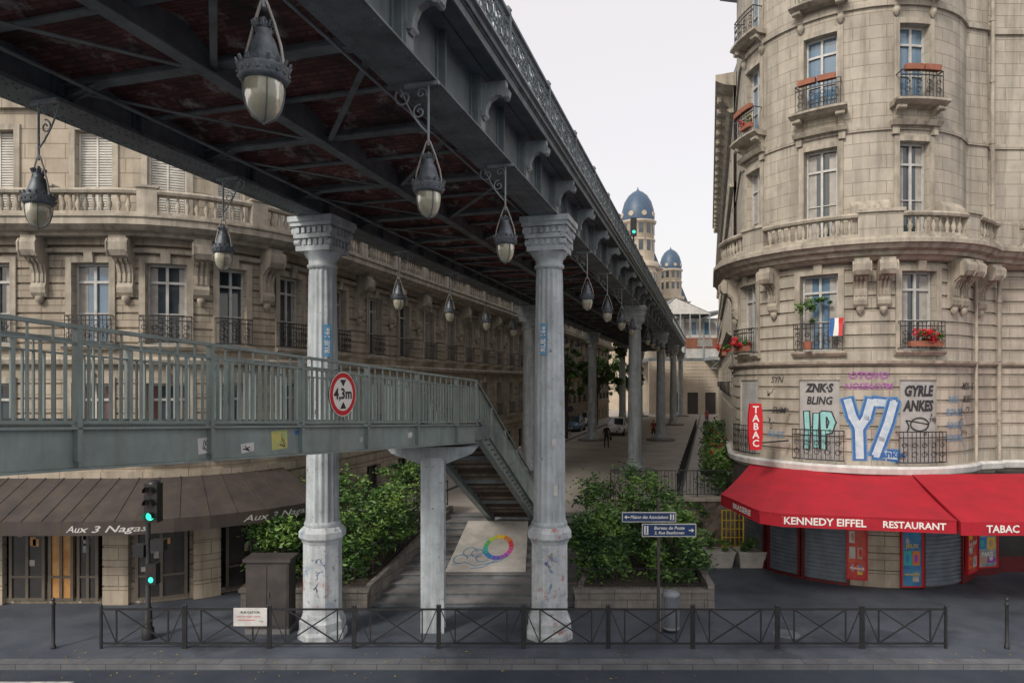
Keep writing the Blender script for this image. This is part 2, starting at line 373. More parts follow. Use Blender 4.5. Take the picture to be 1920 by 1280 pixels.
b=B(); b.f([AX(-13.5,25.1,ZG+.05),AX(-11.6,25.1,ZG+.05),AX(-11.6,92,ZG+.05),AX(-13.5,92,ZG+.05)],'walkway')
b.obox(AX(-11.6,25.1,ZG-.05),(.15,0,0),AX(0,66,0),(0,0,.105),'kerb'); b.obj('side_pavement')
b=B()
for i in range(110):
    x=U(-12,14);y=U(14.6,15.9) ; z=.008 if y>15.4 else (.012 if y>15.12 else -.115)
    a=U(0,6);q=U(.02,.04); b.f([(x+q*math.cos(a),y+q*math.sin(a),z),(x-q*math.sin(a)*.6,y+q*math.cos(a)*.6,z+.01),(x-q*math.cos(a),y-q*math.sin(a),z),(x+q*math.sin(a)*.6,y-q*math.cos(a)*.6,z+.012)],'litter_leaf')
b.obj('fallen_leaves')
b=B()
NS=12
for i in range(NS):
    y=19+.505*i; z=(i+1)*ZG/NS; zl=i*ZG/NS
    xl,xr=-9.4+.289*y,-3.75+.289*y
    y2=y+.505
    b.f([(xl,y,zl),(xr,y,zl),(xr,y,z-.03),(xl,y,z-.03)],'steel_dark')
    b.box(xl,xr,y-.04,y2+.02,z-.032,z+.001*(i%2),'steps')
b.obj('stone_staircase')
def bank(name,pts):
    b=B(); b.f(pts,'soil'); b.obj(name)
bank('garden_bed',[(-7.6,18.85,.5),(-3.95,18.85,.5),(-2.2,25.1,ZG+.05),(-6.5,25.1,ZG+.05)])
bank('garden_bed',[(1.75,18.85,.5),(5.3,18.85,.5),(5.3,25.1,ZG+.05),(3.5,25.1,ZG+.05)])
def ramp_wall(b,x0,y0,x1,y1,za,zb,t,m):
    d=Vector((x1-x0,y1-y0,0)).normalized(); n=Vector((-d.y,d.x,0))*t
    b.hexa([Vector((x0,y0,-.05)),Vector((x1,y1,-.05)),Vector((x1,y1,-.05))+n,Vector((x0,y0,-.05))+n,Vector((x0,y0,za)),Vector((x1,y1,zb)),Vector((x1,y1,zb))+n,Vector((x0,y0,za))+n],m)
b=B(); b.box(-7.4,-3.95,18.62,18.84,-.02,.50,'garden_stone'); b.box(-7.45,-3.9,18.58,18.88,.501,.58,'garden_stone')
ramp_wall(b,-3.92,18.9,-2.15,25.0,.60,ZG+.25,.16,'garden_stone'); b.obj('garden_wall')
b=B(); b.box(1.72,5.42,18.62,18.84,-.02,.50,'garden_stone'); b.box(1.68,5.46,18.58,18.88,.501,.58,'garden_stone')
ramp_wall(b,1.98,18.95,3.73,25.0,.60,ZG+.25,.16,'garden_stone'); ramp_wall(b,5.52,18.6,5.52,25.0,.72,2.0,.18,'garden_stone'); b.obj('garden_wall')
for (x0,x1) in ((-7.3,-4.0),(1.8,5.3)):
    b=B(); n=int((x1-x0)/.1)
    for k in range(n+1):
        x=x0+(x1-x0)*k/n; b.beam((x,18.73,.58),(x,18.73,1.15),.01,.01,'black_iron')
    for z in (.7,1.12): b.beam((x0,18.73,z),(x1,18.73,z),.016,.016,'black_iron')
    b.obj('garden_fence')
b=B(); 
n=14
rows=[]
for j in range(7):
    z=-.05+2.0*j/6; rows.append([(5.71+3.8*i/n,24.6+U(-.09,.09),z) for i in range(n+1)])
b.grid(rows,'rubble',smooth=False); b.box(5.5,9.5,24.5,25.04,1.95,2.06,'stone_trim'); b.box(3.5,5.49,24.72,25.04,1.3,2.05,'stone_trim')
b.obj('retaining_wall')

def railing(name,p0,p1,h,step=.13,m='black_iron',r=.012):
    b=B(); p0=Vector(p0);p1=Vector(p1); L=(p1-p0).length; n=int(L/step); up=Vector((0,0,1))
    b.beam(p0+up*h,p1+up*h,.045,.03,m); b.beam(p0+up*.08,p1+up*.08,.03,.02,m)
    for i in range(n+1):
        p=p0.lerp(p1,i/n); w=.035 if i%12==0 else r*1.3
        b.beam(p+up*(.0 if i%12==0 else .08),p+up*h,w,w,m)
    return b.obj(name)
railing('plaza_railing',(3.6,24.9,2.06),(8.6,24.9,2.06),.95)
railing('plaza_railing',(-6.4,25.3,ZG),(-2.5,25.3,ZG),.95)
railing('stair_railing',(3.6,24.9,ZG+.3),(2.15,19.5,.7),.9,.5)
railing('stair_railing',(-2.35,24.9,ZG+.3),(-3.95,19.4,.7),.9,.5)

# ================================================================== VIADUCT
GL,GR=-9.17,-3.79; D0,D1=-7.0,97.5
via=empty('railway_viaduct')
b=B()
for g,sg in ((GR,1),(GL,-1)):
    vbox(b,g-.30,g+.30,D0,D1,10.24,10.29,'steel'); vbox(b,g-.02,g+.02,D0,D1,10.291,11.30,'steel'); vbox(b,g-.25,g+.25,D0,D1,11.301,11.345,'steel')
    vbox(b,g-.10,g+.10,D0,D1,10.2905,10.39,'steel'); vbox(b,g-.34,g+.34,D0,D1,10.215,10.2395,'steel_dark')
    d=D0+.2
    while d<D1:
        vbox(b,g+.021,g+.15,d,d+.05,10.391,11.30,'steel'); vbox(b,g-.15,g-.021,d,d+.05,10.391,11.30,'steel')
        vbox(b,g+.021,g+.05,d-.07,d+.12,10.392,11.298,'steel')
        d+=1.45
    d=1.0
    while d<24:
        for ll in (g-.29,g+.27,g-.17,g+.15):
            c=V(ll,d,10.215); b.lathe(c,[(.004,-.018),(.016,-.012),(.02,.0)],'steel_dark',5,cap=False)
        if sg>0:
            for zz in (10.34,11.25):
                p=V(g+(.10 if zz<11 else .02),d,zz); q=V(1,0,0)*.016
                b.f([p+V(0,-.014,-.014),p+V(0,.014,-.014),p+q],'steel'); b.f([p+V(0,.014,-.014),p+V(0,.014,.014),p+q],'steel'); b.f([p+V(0,.014,.014),p+V(0,-.014,.014),p+q],'steel'); b.f([p+V(0,-.014,.014),p+V(0,-.014,-.014),p+q],'steel')
        d+=.14
b.obj('main_girders',via)
b=B(); BAY=2.9; nb=int((D1-D0)/BAY)
C=(GL+GR)/2
for i in range(nb+1):
    d=D0+.3+i*BAY
    vbox(b,GL+.16,GR-.16,d-.01,d+.01,10.56,10.98,'steel_dark'); vbox(b,GL+.16,GR-.16,d-.11,d+.11,10.52,10.559,'steel_dark')
    for g,s in ((GL,1),(GR,-1)):
        pts=[V(g+s*.03,d,10.30),V(g+s*.03,d,10.9),V(g+s*.8,d,10.9),V(g+s*.8,d,10.52)]
        for e in (-.012,.012): b.f([p+V(0,e,0) for p in pts],'steel_dark')
        b.beam(V(g+s*.04,d,10.34),V(g+s*.8,d,10.53),.16,.02,'steel_dark')
    if i<nb:
        vbox(b,GL+.16,GR-.16,d+BAY/2-.065,d+BAY/2+.065,10.60,10.63,'steel_dark'); vbox(b,GL+.16,GR-.16,d+BAY/2-.01,d+BAY/2+.01,10.631,10.95,'steel_dark')
        a0,a1=(GL+.3,GR-.3) if i%2 else (GR-.3,GL+.3)
        b.beam(V(a0,d,10.46),V(C,d+BAY,10.46),.09,.014,'steel_dark'); b.beam(V(a1,d,10.44),V(C,d+BAY,10.44),.09,.014,'steel_dark')
vbox(b,C-.02,C+.02,D0,D1,10.40,10.95,'steel_dark'); vbox(b,C-.11,C+.11,D0,D1,10.37,10.399,'steel_dark')
b.obj('cross_beams',via)
b=B()
for i in range(nb*2):
    d=D0+.3+i*BAY/2; rows=[];uvs=[]
    for k in range(9):
        t=k/8; z=10.655+.20*math.sin(math.pi*t); dd=d+BAY/2*t
        rows.append([V(GL+.02,dd,z),V(GR-.02,dd,z)]); uvs.append([(0,t*1.53+i*1.53),(5.34,t*1.53+i*1.53)])
    b.grid(rows,'jack_brick',uvs=uvs)
b.obj('brick_vaults',via)
b=B(); vbox(b,GL-.5,GR+.5,D0,D1,11.36,11.5,'steel'); b.obj('deck',via)
b=B()
for g,s in ((GR,1),(GL,-1)):
    def vb(l0,l1,d0,d1,z0,z1,m='steel'):
        a,e=sorted((g+s*l0,g+s*l1)); vbox(b,a,e,d0,d1,z0,z1,m)
    vb(.26,.62,D0,D1,11.33,11.355); vb(.5,.66,D0,D1,11.3555,11.46); vb(.45,.72,D0,D1,11.461,11.51,'steel_light'); vb(.56,.60,D0,D1,11.20,11.329)
    d=D0+.4
    while d<D1:
        pr=[(.16,10.62),(.20,10.60),(.24,10.66),(.24,10.78),(.30,10.90),(.42,10.97),(.52,10.95),(.56,10.90),(.62,10.93),(.64,11.02),(.58,11.10),(.58,11.195),(.16,11.195)]
        A=[V(g+s*l,d-.07,z) for l,z in pr]; E=[V(g+s*l,d+.07,z) for l,z in pr]
        b.f(A,'steel_light'); b.f(E[::-1],'steel_light')
        for k in range(len(pr)): b.f([A[k],A[(k+1)%len(pr)],E[(k+1)%len(pr)],E[k]],'steel_light')
        vb(.021,.17,d-.11,d+.11,10.40,11.30,'steel_light')
        for zz,l in ((10.95,.56),(10.68,.2)): b.tube([V(g+s*l,d-.11,zz),V(g+s*l,d+.11,zz)],.05,'steel_light',8)
        d+=BAY
    lp=.60
    zb,zt=11.51,12.30
    vb(lp-.05,lp+.05,D0,D1,zt-.05,zt,'steel'); vb(lp-.03,lp+.03,D0,D1,zb+.05,zb+.09); vb(lp-.02,lp+.02,D0,D1,zt-.19,zt-.165)
    d=D0+.4; 
    while d<(D1 if s>0 else 45):
        vb(lp-.05,lp+.05,d-.05,d+.05,zb,zt+.02,'steel')
        b.lathe(V(g+s*lp,d,zt+.02),[(.05,0),(.07,.05),(.02,.12)],'steel',6)
        if d<62:
            nn=4; seg=8 if d<30 else 6
            for k in range(nn):
                c=d+BAY*(k+.5)/nn
                def ring(cd,cz,r,th,ns): b.tube([V(g+s*lp,cd+r*math.cos(t),cz+r*math.sin(t)) for t in [2*math.pi*j/ns for j in range(ns+1)]],th,'steel',4,False)
                zc=(zb+.09+zt-.19)/2
                ring(c,zc,.245,.022,seg+4); ring(c,zc,.10,.022,seg)
                for sx in (-1,1):
                    for sz in (-1,1):
                        b.beam(V(g+s*lp,c+sx*.07,zc+sz*.07),V(g+s*lp,c+sx*.33,zc+sz*.24),.025,.025,'steel')
                        ring(c+sx*.17,zc,.055,.016,6) if sz>0 else ring(c,zc+sx*.17,.055,.016,6)
                    ring(c+sx*.30,zc,.06,.016,6)
                b.beam(V(g+s*lp,c+BAY/nn/2,zb),V(g+s*lp,c+BAY/nn/2,zt-.05),.03,.03,'steel')
                for q in range(6): ring(c-.3+q*.12,zt-.11,.035,.012,5) if d<24 else None
        else:
            for q in range(9): b.beam(V(g+s*lp,d+q*.32,zb),V(g+s*lp,d+q*.32+.2,zt-.05),.03,.03,'steel')
        d+=BAY
b.obj('cornice_and_parapet',via)
b=B()
b.tube([V(GL+.7,D0,10.40),V(GL+.7,60,10.40)],.03,'steel_dark',6); b.tube([V(GR-.6,D0,10.36),V(GR-.6,60,10.36)],.025,'steel_light',6)
b.obj('conduits',via)

def column(x,y,zb,ped,near):
    b=B(); c=(x,y,0); n=64 if near else 40
    if ped:
        b.lathe(c,[(.60,0),(.60,.14),(.56,.22),(.56,.42),(.50,.52),(.47,.62),(.465,2.30),(.50,2.38),(.57,2.46),(.57,2.6),(.50,2.68),(.46,2.72)],'column_base',8,smooth=False,rot=math.pi/8)
        z0=2.72
    else:
        b.lathe((x,y,zb),[(1.15,0),(1.15,.12),(1.1,.15)],'steps',28,smooth=False)
        b.lathe((x,y,zb),[(.56,.15),(.56,.3),(.50,.36),(.48,.5),(.44,.55)],'column_paint',24,smooth=False); z0=zb+.55
    b.lathe(c,[(.43,z0),(.45,z0+.05),(.42,z0+.12)],'column_paint',24)
    b.lathe(c,[(.405,z0+.12),(.40,z0+.3),(.385,z0+2.4),(.365,z0+4.2),(.335,8.85),(.32,9.0)],'column_paint',n,fl=(16,.11))
    b.lathe(c,[(.33,9.0),(.37,9.04),(.37,9.09),(.33,9.12),(.34,9.22),(.42,9.32),(.46,9.40)],'column_paint',24)
    def rb(w,z0,z1,m='column_paint'):
        b.hexa([Vector((x,y,0))+V(a,e,zz) for zz in (z0,z1) for a,e in ((-w,-w),(w,-w),(w,w),(-w,w))],m)
    rb(.46,9.40,9.52); rb(.42,9.521,9.70); rb(.50,9.701,9.80); rb(.46,9.801,9.98); rb(.56,9.981,10.08); rb(.60,10.081,10.212)
    o=Vector((x,y,0))
    for s in (-1,1):
        for t in (-1,1):
            b.tube([o+V(s*.46,t*.50,9.88),o+V(s*.46,t*.50-t*.25,9.88)],.10,'column_paint',10); b.tube([o+V(s*.50,t*.40,9.60),o+V(s*.36,t*.40,9.60)],.085,'column_paint',10)
        for k in range(6):
            for ax in (0,1):
                q=-.375+k*.15
                p=(q,s*.47) if ax else (s*.47,q)
                b.hexa([o+V(p[0]+a,p[1]+e,zz) for zz in (9.82,9.96) for a,e in ((-.045,-.045),(.045,-.045),(.045,.045),(-.045,.045))],'column_paint')
                q2=(q,s*.43) if ax else (s*.43,q)
                b.hexa([o+V(q2[0]+a,q2[1]+e,zz) for zz in (9.54,9.69) for a,e in ((-.04,-.03),(.04,-.03),(.04,.03),(-.04,.03))],'column_paint')
    if near:
        for (ang,z,h,w,m) in near:
            rows=[]
            for zz in (z,z+h): rows.append([(x+.408*math.sin(a),y-.408*math.cos(a),zz) for a in [ang+w*k/6 for k in range(7)]])
            b.grid(rows,m,smooth=False)
            if h>.3:
                fm=lambda u,v,ang=ang,w=w,z=z,h=h:(x+.412*math.sin(ang+w/2-v/.41),y-.412*math.cos(ang+w/2-v/.41),z+h/2+u)
                b.text('RUE 16e' ,.17,fm,'white',off=.004)
        for k in range(3):
            u,v=U(-.14,0),U(.9,2.0); pp=[(u,v)]
            for j in range(9): u=max(-.17,min(.17,u+U(-.04,.07))); v+=U(-.09,.08); pp.append((u,v))
            b.stroke(pp,.012,plane_map((x,y-.445,0),(1,0,0),(0,0,1)),random.choice(['g_black','g_blue','g_lblue']))
    b.obj('viaduct_column')
column(.92,16.84,0,True,[(-.62,6.9,.75,.40,'paint_blue'),(.1,4.7,.16,.3,'off_white'),(.2,3.5,.25,.25,'off_white')])
column(-4.67,16.84,0,True,[(.30,6.85,.78,.50,'paint_blue'),(-.4,5.5,.1,.2,'off_white')])
for Y in (36.2,55.6,75,94):
    for l in (-3.95,-9.54):
        p=AX(l,Y); column(p.x,p.y,ZG,False,None)

# hanging lamps
def lampmesh():
    b=B()
    b.beam((-.15,0,-.0),(.34,0,-.0),.05,.05,'steel_light'); b.tube([(0,0,.04),(0,0,-.82)],.017,'steel_light',6)
    def sp(cx,cz,r0,r1,t0,t1,n=16): return [(cx+(r0+(r1-r0)*i/n)*math.cos(t0+(t1-t0)*i/n),0,cz+(r0+(r1-r0)*i/n)*math.sin(t0+(t1-t0)*i/n)) for i in range(n+1)]
    b.tube(sp(.36,-.14,.03,.13,0,7.0),.012,'steel_light',5); b.tube(sp(.13,-.36,.02,.10,0,8.0),.011,'steel_light',5)
    b.tube([(.40,0,-.03),(.30,0,-.25),(.22,0,-.40),(.10,0,-.56),(0,0,-.66)],.013,'steel_light',5); b.tube(sp(.10,-.12,.02,.085,3,10),.010,'steel_light',5)
    for s in (-1,1):
        b.tube([(0,0,-.74),(s*.03,0,-.78),(s*.10,0,-.96),(s*.165,0,-1.16),(s*.185,0,-1.28),(s*.19,0,-1.40)],.013,'curtain',5)
    b.lathe((0,0,0),[(.012,-.90),(.03,-.93),(.035,-.96),(.02,-.985),(.06,-1.0),(.075,-1.02),(.06,-1.05),(.085,-1.08),(.105,-1.13),(.12,-1.19),(.15,-1.27),(.17,-1.31),(.205,-1.325),(.215,-1.345),(.20,-1.365),(.205,-1.42),(.185,-1.45),(.165,-1.455)],'lamp_metal',20)
    for k in range(16):
        t=2*math.pi*k/16; b.beam((.075*math.cos(t),.075*math.sin(t),-1.0),(.095*math.cos(t),.095*math.sin(t),-.95),.015,.02,'lamp_metal')
        b.beam((.205*math.cos(t),.205*math.sin(t),-1.33),(.225*math.cos(t),.225*math.sin(t),-1.29),.03,.012,'lamp_metal')
        b.lathe((.208*math.cos(t),.208*math.sin(t),-1.395),[(.004,-.016),(.016,0),(.004,.016)],'lamp_metal',5)
    b.lathe((0,0,0),[(.16,-1.455),(.165,-1.50),(.158,-1.58),(.135,-1.67),(.09,-1.74),(.04,-1.77),(.008,-1.775)],'lamp_glass',20)
    for k in range(4):
        t=math.pi/4+math.pi*k/2; b.tube([(q*math.cos(t),q*math.sin(t),z) for q,z in ((.168,-1.455),(.170,-1.50),(.163,-1.58),(.140,-1.67),(.095,-1.745),(.02,-1.785))],.006,'lamp_metal',4)
    b.lathe((0,0,0),[(.01,-1.80),(.015,-1.785),(.01,-1.77)],'lamp_metal',6)
    return b.mesh('hanging_street_lamp')
LM=lampmesh()
ang=math.atan2(-SA,CA)
for l,Ys,rz in ((-3.72,(5.7,9.04,12.45,20.8,24.9,29,33,41,45,49,53,61,66),math.pi),(-9.47,(9.64,13.3,20.8,24.9,29,33,41,45,49),0)):
    for Y in Ys:
        o=bpy.data.objects.new('hanging_street_lamp',LM); scene.collection.objects.link(o); p=AX(l,Y,10.19); o.location=p; o.rotation_euler=(0,0,ang+rz)

# ================================================================== FOOTBRIDGE
fb=empty('footbridge')
dirb=Vector((.3684,.9297,0)); nb_=Vector((-.9297,.3684,0)); S0=Vector((-5.25,7,0)); 
def FBp(t,o,z):
    zz=5.29-.0552*t+z; p=S0+dirb*t+nb_*o; return Vector((p.x,p.y,zz))
LB=11.6; T0=-5
b=B()
def fbx(t0,t1,o0,o1,z0,z1,m):
    b.hexa([FBp(t0,o0,z0),FBp(t1,o0,z0),FBp(t1,o1,z0),FBp(t0,o1,z0),FBp(t0,o0,z1),FBp(t1,o0,z1),FBp(t1,o1,z1),FBp(t0,o1,z1)],m)
for o in (0,1.5):
    fbx(T0,LB,o-.01,o+.01,.03,.46,'bridge_paint'); fbx(T0,LB,o-.09,o+.09,0,.029,'bridge_paint'); fbx(T0,LB,o-.09,o+.09,.461,.49,'bridge_paint')
    t=T0
    while t<LB:
        fbx(t,t+.02,o-.075,o+.075,.031,.459,'bridge_paint'); t+=1.93
fbx(T0,LB,.05,1.45,.36,.42,'steps')
t=T0
while t<LB: fbx(t,t+.08,.02,1.48,.2,.355,'steel_dark'); t+=.96
b.obj('deck_girders',fb)
b=B()
for o in (-.04,1.54):
    fbx(T0,LB+.05,o-.035,o+.035,1.60,1.645,'bridge_paint'); fbx(T0,LB,o-.02,o+.02,.53,.56,'bridge_paint'); fbx(T0,LB,o-.02,o+.02,1.42,1.445,'bridge_paint')
    t=T0; k=0
    while t<LB:
        if k%14==0: fbx(t-.03,t+.03,o-.05,o+.05,.1,1.60,'bridge_paint')
        else: fbx(t-.008,t+.008,o-.022,o+.022,.56,1.42,'bridge_paint')
        if k%2==0 and k%14: fbx(t-.008,t+.008,o-.012,o+.012,1.445,1.6,'bridge_paint')
        t+=.138; k+=1
b.obj('railings',fb)
b=B()
for t,z,w,h,m in ((2.55,.10,.28,.22,'off_white'),(3.35,.08,.26,.14,'off_white'),(4.0,.10,.36,.30,'g_green'),(8.2,.2,.16,.11,'off_white'),(4.55,.33,.12,.07,'g_blue'),(6.4,.15,.1,.1,'curtain')):
    b.f([FBp(t,-.0125,z),FBp(t+w,-.0125,z+.03),FBp(t+w*.96,-.0125,z+h+.02),FBp(t-.02,-.0125,z+h)],m)
    if h>.12:
        b.stroke([(t+w*.1+R()*w*.8,z+.03+R()*(h-.05)) for _ in range(9)],.012,lambda x,y:FBp(x,-.0135,y),'g_black' if m=='off_white' else 'terracotta')
b.obj('stickers',fb)
b=B(); 
b.obox((-2.23,17.0,-.02),(.5,0,0),(0,.38,0),(0,0,4.36),'column_paint'); b.box(-2.27,-1.69,16.96,17.0,0,4.3,'column_paint'); b.box(-2.27,-1.69,17.381,17.42,0,4.3,'column_paint')
b.hexa([Vector(p) for p in ((-3.0,17.0,4.45),(-1.0,17.0,4.45),(-1.0,17.8,4.45),(-3.0,17.8,4.45),(-3.15,17.0,4.62),(-.85,17.0,4.62),(-.85,17.8,4.62),(-3.15,17.8,4.62))],'steel_light')
b.hexa([Vector(p) for p in ((-2.3,17.02,4.2),(-1.65,17.02,4.2),(-1.65,17.6,4.2),(-2.3,17.6,4.2),(-3.0,17.02,4.449),(-1.0,17.02,4.449),(-1.0,17.6,4.449),(-3.0,17.6,4.449))],'steel_light')
b.obj('support',fb)
b=B()
b.hexa([Vector(p) for p in ((-.97,17.78,4.72),(-.6,18.35,4.72),(-2.1,18.9,4.72),(-2.5,18.3,4.72),(-.97,17.78,5.07),(-.6,18.35,5.07),(-2.1,18.9,5.07),(-2.5,18.3,5.07))],'steel_dark'); b.obj('landing',fb)
b=B(); ns=22; ya,yb_=17.95,24.2; za,zb_=5.07,ZG+.02
def ST(L,k,dz):
    y=ya+(yb_-ya)*k; x=-.97+.289*(y-17.8)+L; return Vector((x,y,za+(zb_-za)*k+dz))
for L in (0,-1.5):
    for a0,a1,h0,h1 in ((-.015,.015,-.28,.12),(-.09,.09,-.31,-.281),(-.09,.09,.121,.15)):
        b.hexa([ST(L+a0,0,h0),ST(L+a1,0,h0),ST(L+a1,1,h0),ST(L+a0,1,h0),ST(L+a0,0,h1),ST(L+a1,0,h1),ST(L+a1,1,h1),ST(L+a0,1,h1)],'bridge_paint')
    for hh,w in ((1.18,.06),(1.0,.03),(.24,.03)):
        b.beam(ST(L,0,hh),ST(L,1,hh),w,.035,'bridge_paint')
    for k in range(46):
        q=k/45; b.beam(ST(L,q,.15),ST(L,q,1.18 if k%9==0 else 1.0),.05 if k%9==0 else .018,.05 if k%9==0 else .03,'bridge_paint')
for k in range(ns):
    q=(k+.5)/ns; p=ST(-1.48,q,-.02); dz=(za-zb_)/ns; dy=(yb_-ya)/ns
    b.obox(p+Vector((0,-dy/2-.02,0)),(1.46,0,0),(.08,dy+.04,0),(0,0,.04),'bark'); b.obox(p+Vector((0,-dy/2,.0)),(1.46,0,0),(0,.02,0),(0,0,dz),'rubble' if k%3 else 'bark')
for k in (.25,.5,.75): b.beam(ST(-1.48,k,-.1),ST(-.02,k,-.1),.06,.12,'steel_dark')
b.obj('stair_flight',fb)
b=B()
lp=lambda k,x:Vector(((1-k)*(-2.03+x*2.44)+k*(-1.5+x*2.05),20.7+2.7*k,.50+.98*k))
q=[lp(0,0),lp(0,1),lp(1,1),lp(1,0)]; dn=Vector((0,0,-.6)); b.hexa([p+dn for p in q]+q,'concrete')
def sl(x,y): return lp(y,x)+Vector((0,0,.006))
cx,cy=.60,.45
for k in range(20):
    a0=2*math.pi*k/20; a1=a0+.29
    b.f([sl(cx+r*math.cos(a),cy+1.15*r*math.sin(a)) for r,a in ((.15,a0),(.215,a0),(.215,a1),(.15,a1))],'ring%d'%(k//2))
for (ccx,ccy,r) in ((.22,.36,.09),(.33,.33,.08),(.13,.22,.09),(.42,.25,.09)):
    b.stroke([(ccx+r*math.cos(t),ccy+r*.9*math.sin(t)) for t in [j*.4 for j in range(15)]],.016,sl,'g_lblue')
b.stroke([(.05,.12),(.2,.16),(.35,.1),(.5,.14),(.65,.18),(.75,.28),(.6,.2),(.45,.07),(.3,.05)],.014,sl,'g_lblue')
b.obj('painted_slab')
b=B(); c=FBp(5.75,-.09,1.05); rx=dirb; up=Vector((0,0,1))
def disc(fm,r0,r1,m,n=40):
    for k in range(n):
        a0=2*math.pi*k/n;a1=2*math.pi*(k+1)/n
        b.f([fm(r1*math.cos(a0),r1*math.sin(a0)),fm(r1*math.cos(a1),r1*math.sin(a1)),fm(r0*math.cos(a1),r0*math.sin(a1)),fm(r0*math.cos(a0),r0*math.sin(a0))],m)
nrm=-nb_
def pm(o): return plane_map(c+nrm*o,rx,up)
disc(pm(0),.0,.40,'white'); disc(pm(.004),.30,.385,'red'); disc(pm(-.02),0,.40,'steel')
b.text('4,3m',.27,pm(.008),'black',off=.007)
for s in (1,-1): b.f([pm(.008)(-.09,s*.26),pm(.008)(.09,s*.26),pm(.008)(0,s*.14)],'black')
b.beam(c-nrm*.03+up*.3,c-nrm*.03-up*.3,.05,.03,'steel'); b.obj('height_limit_sign')

# ================================================================== LEFT BUILDING
LPt=[(-34,19.3),(-10.8,19.3),(-10.2,19.38),(-9.6,19.6),(-9.05,19.87),(-8.6,20.2),(-8.15,20.57),(-7.8,21.0),(-7.5,21.43),(-7.25,21.9),(-7.04,22.4),(-6.9,22.9)]
endp=AX(-13.52,92); LPt.append((endp.x,endp.y)); LP=Path(LPt); SO=14.0
W=[-11.3,-8.6,-5.9,-3.2,-.5,2.4,5.3,8.1,10.15,11.95,14.05,16.9]+[19.7+2.8*k for k in range(24)]
W=[w+SO for w in W if w+SO<LP.len-1.5]
hb=empty('haussmann_apartment_building')
b=B(); ops=[]; wb=B(); tb=B(); ib=B()
rows=[(-.1,.6,.06)]+courses(.6,3.45,.42,0)+[(3.45,3.7,.10)]+courses(3.7,6.7,.42,0.0)+[(6.7,6.95,.12)]+courses(6.95,10.1,.42,0)+[(10.1,10.45,.08),(10.45,14.0,-.15),(14.0,14.25,-.02),(14.25,17.4,-.15),(17.4,17.8,.15)]
for i,w in enumerate(W):
    hw=.40 if abs(w-SO-11.95)<.1 else .53
    a,e=w-hw,w+hw
    near=w-SO<40
    for (z0,z1,kind,base) in ((4.1,6.2,'g',0),(7.3,9.6,'g',0),(10.8,13.4,'s',-.15),(14.6,16.9,'g',-.15)):
        ops.append((a,e,z0,z1))
        k='glass'
        if kind=='s' and (w-SO<16): k='shutter'
        elif R()<.15: k='glass_blue'
        window(wb,LP,a,e,z0,z1,base,k,random.choice(['curtain','curtain',None,'red_curtain']) if near else None)
        if near: surround(tb,LP,a,e,z0,z1,base,key=(kind=='g'),sill=kind=='g' )
        if z0 in (7.3,) or (z0==14.6): grille(ib,LP,a,e,z0,.82,base=base,fancy=w-SO<20)
        elif z0==4.1: grille(ib,LP,a,e,z0,.8,base=base,fancy=False)
for s_ in [w for w in W if w>10]:
    if s_-SO<13.2 or s_-SO>16: ops.append((s_-.6,s_+.6,.15,2.9)); window(wb,LP,s_-.6,s_+.6,.15 if s_-SO<15 else ZG+.1,2.9 if s_-SO<15 else 3.3,0,'shop_dark',None,'brown_dark')
facade(b,LP,rows,ops,'stone'); b.obj('walls',hb)
C2=[(W[i]+W[i+1])/2 for i in range(len(W)-1)]
for c in C2:
    if c-SO<46: console(tb,LP,c,10.28,1.65,.62,.42)
    else: fbox(tb,LP,c-.2,c+.2,9.0,10.28,0,.4,'stone_trim')
sweep(tb,LP,0,LP.len,[(0,10.28),(.45,10.28),(.5,10.36),(.68,10.40),(.85,10.52),(.85,10.68),(.9,10.72),(.9,10.78),(-.1,10.78)],'stone_trim')
sweep(tb,LP,0,LP.len,[(0,6.74),(.18,6.74),(.22,6.86),(.16,6.93),(0,6.93)],'stone_trim')
sweep(tb,LP,0,LP.len,[(0,9.86),(.14,9.88),(.16,9.98),(0,10.0)],'stone_trim')
s=6.0
while s<LP.len-3:
    L=2.1 if s<30 else 2.8
    pier(tb,LP,s,s+.42,10.78,.72,.68); balustrade(tb,LP,s+.42,s+L+.42 if s<30 else s+L,10.78,.72,.68,fine=s<36,step=.2 if s<36 else .3); s+=L+.42 if s<30 else L
tb.obj('stone_trim',hb); wb.obj('windows',hb); ib.obj('balcony_grilles',hb)
sweep_b=B(); sweep(sweep_b,LP,0,LP.len,[(-.2,17.4),(.3,17.45),(.5,17.6),(.6,17.9),(-.2,17.95)],'stone_trim'); sweep(sweep_b,LP,0,LP.len,[(0,17.95),(-1.2,20.6),(-6,21.5),(-6,17.95)],'zinc'); sweep_b.obj('roof',hb)
b=B()
for c in [8.9+SO,5.4+SO,1.5+SO,11.2+SO]:
    for k in range(6): fbox(b,LP,c-.35,c+.35,k*.55,k*.55+.51,.04,.22,'stone'); fbox(b,LP,c-.33,c+.33,k*.55+.51,k*.55+.55,.04,.18,'stone_trim')
for a,e,m in ((2+SO,4.9+SO,'shop_dark'),(7.0+SO,7.7+SO,'orange_door'),(9.4+SO,10.7+SO,'shop_dark'),(11.7+SO,13.2+SO,'shop_dark'),(-2+SO,1+SO,'shop_dark'),(5.9+SO,6.9+SO,'shop_dark'),(7.8+SO,8.4+SO,'shop_dark')):
    fbox(b,LP,a,e,.15,2.8,.07,.13,m)
    for q in (a,e-.08,(a+e)/2-.04): fbox(b,LP,q,q+.08,.1,2.85,.131,.17,'door_frame')
    for z in (.12,.75,2.2): fbox(b,LP,a+.08,e-.08,z,z+.06,.131,.165,'door_frame')
    if m=='shop_dark':
        for k in range(4):
            x=U(a+.12,e-.35); z=U(.9,1.9); fbox(b,LP,x,x+U(.12,.22),z,z+U(.12,.28),.131,.136,random.choice(['curtain','off_white','poster_mix','orange_door']))
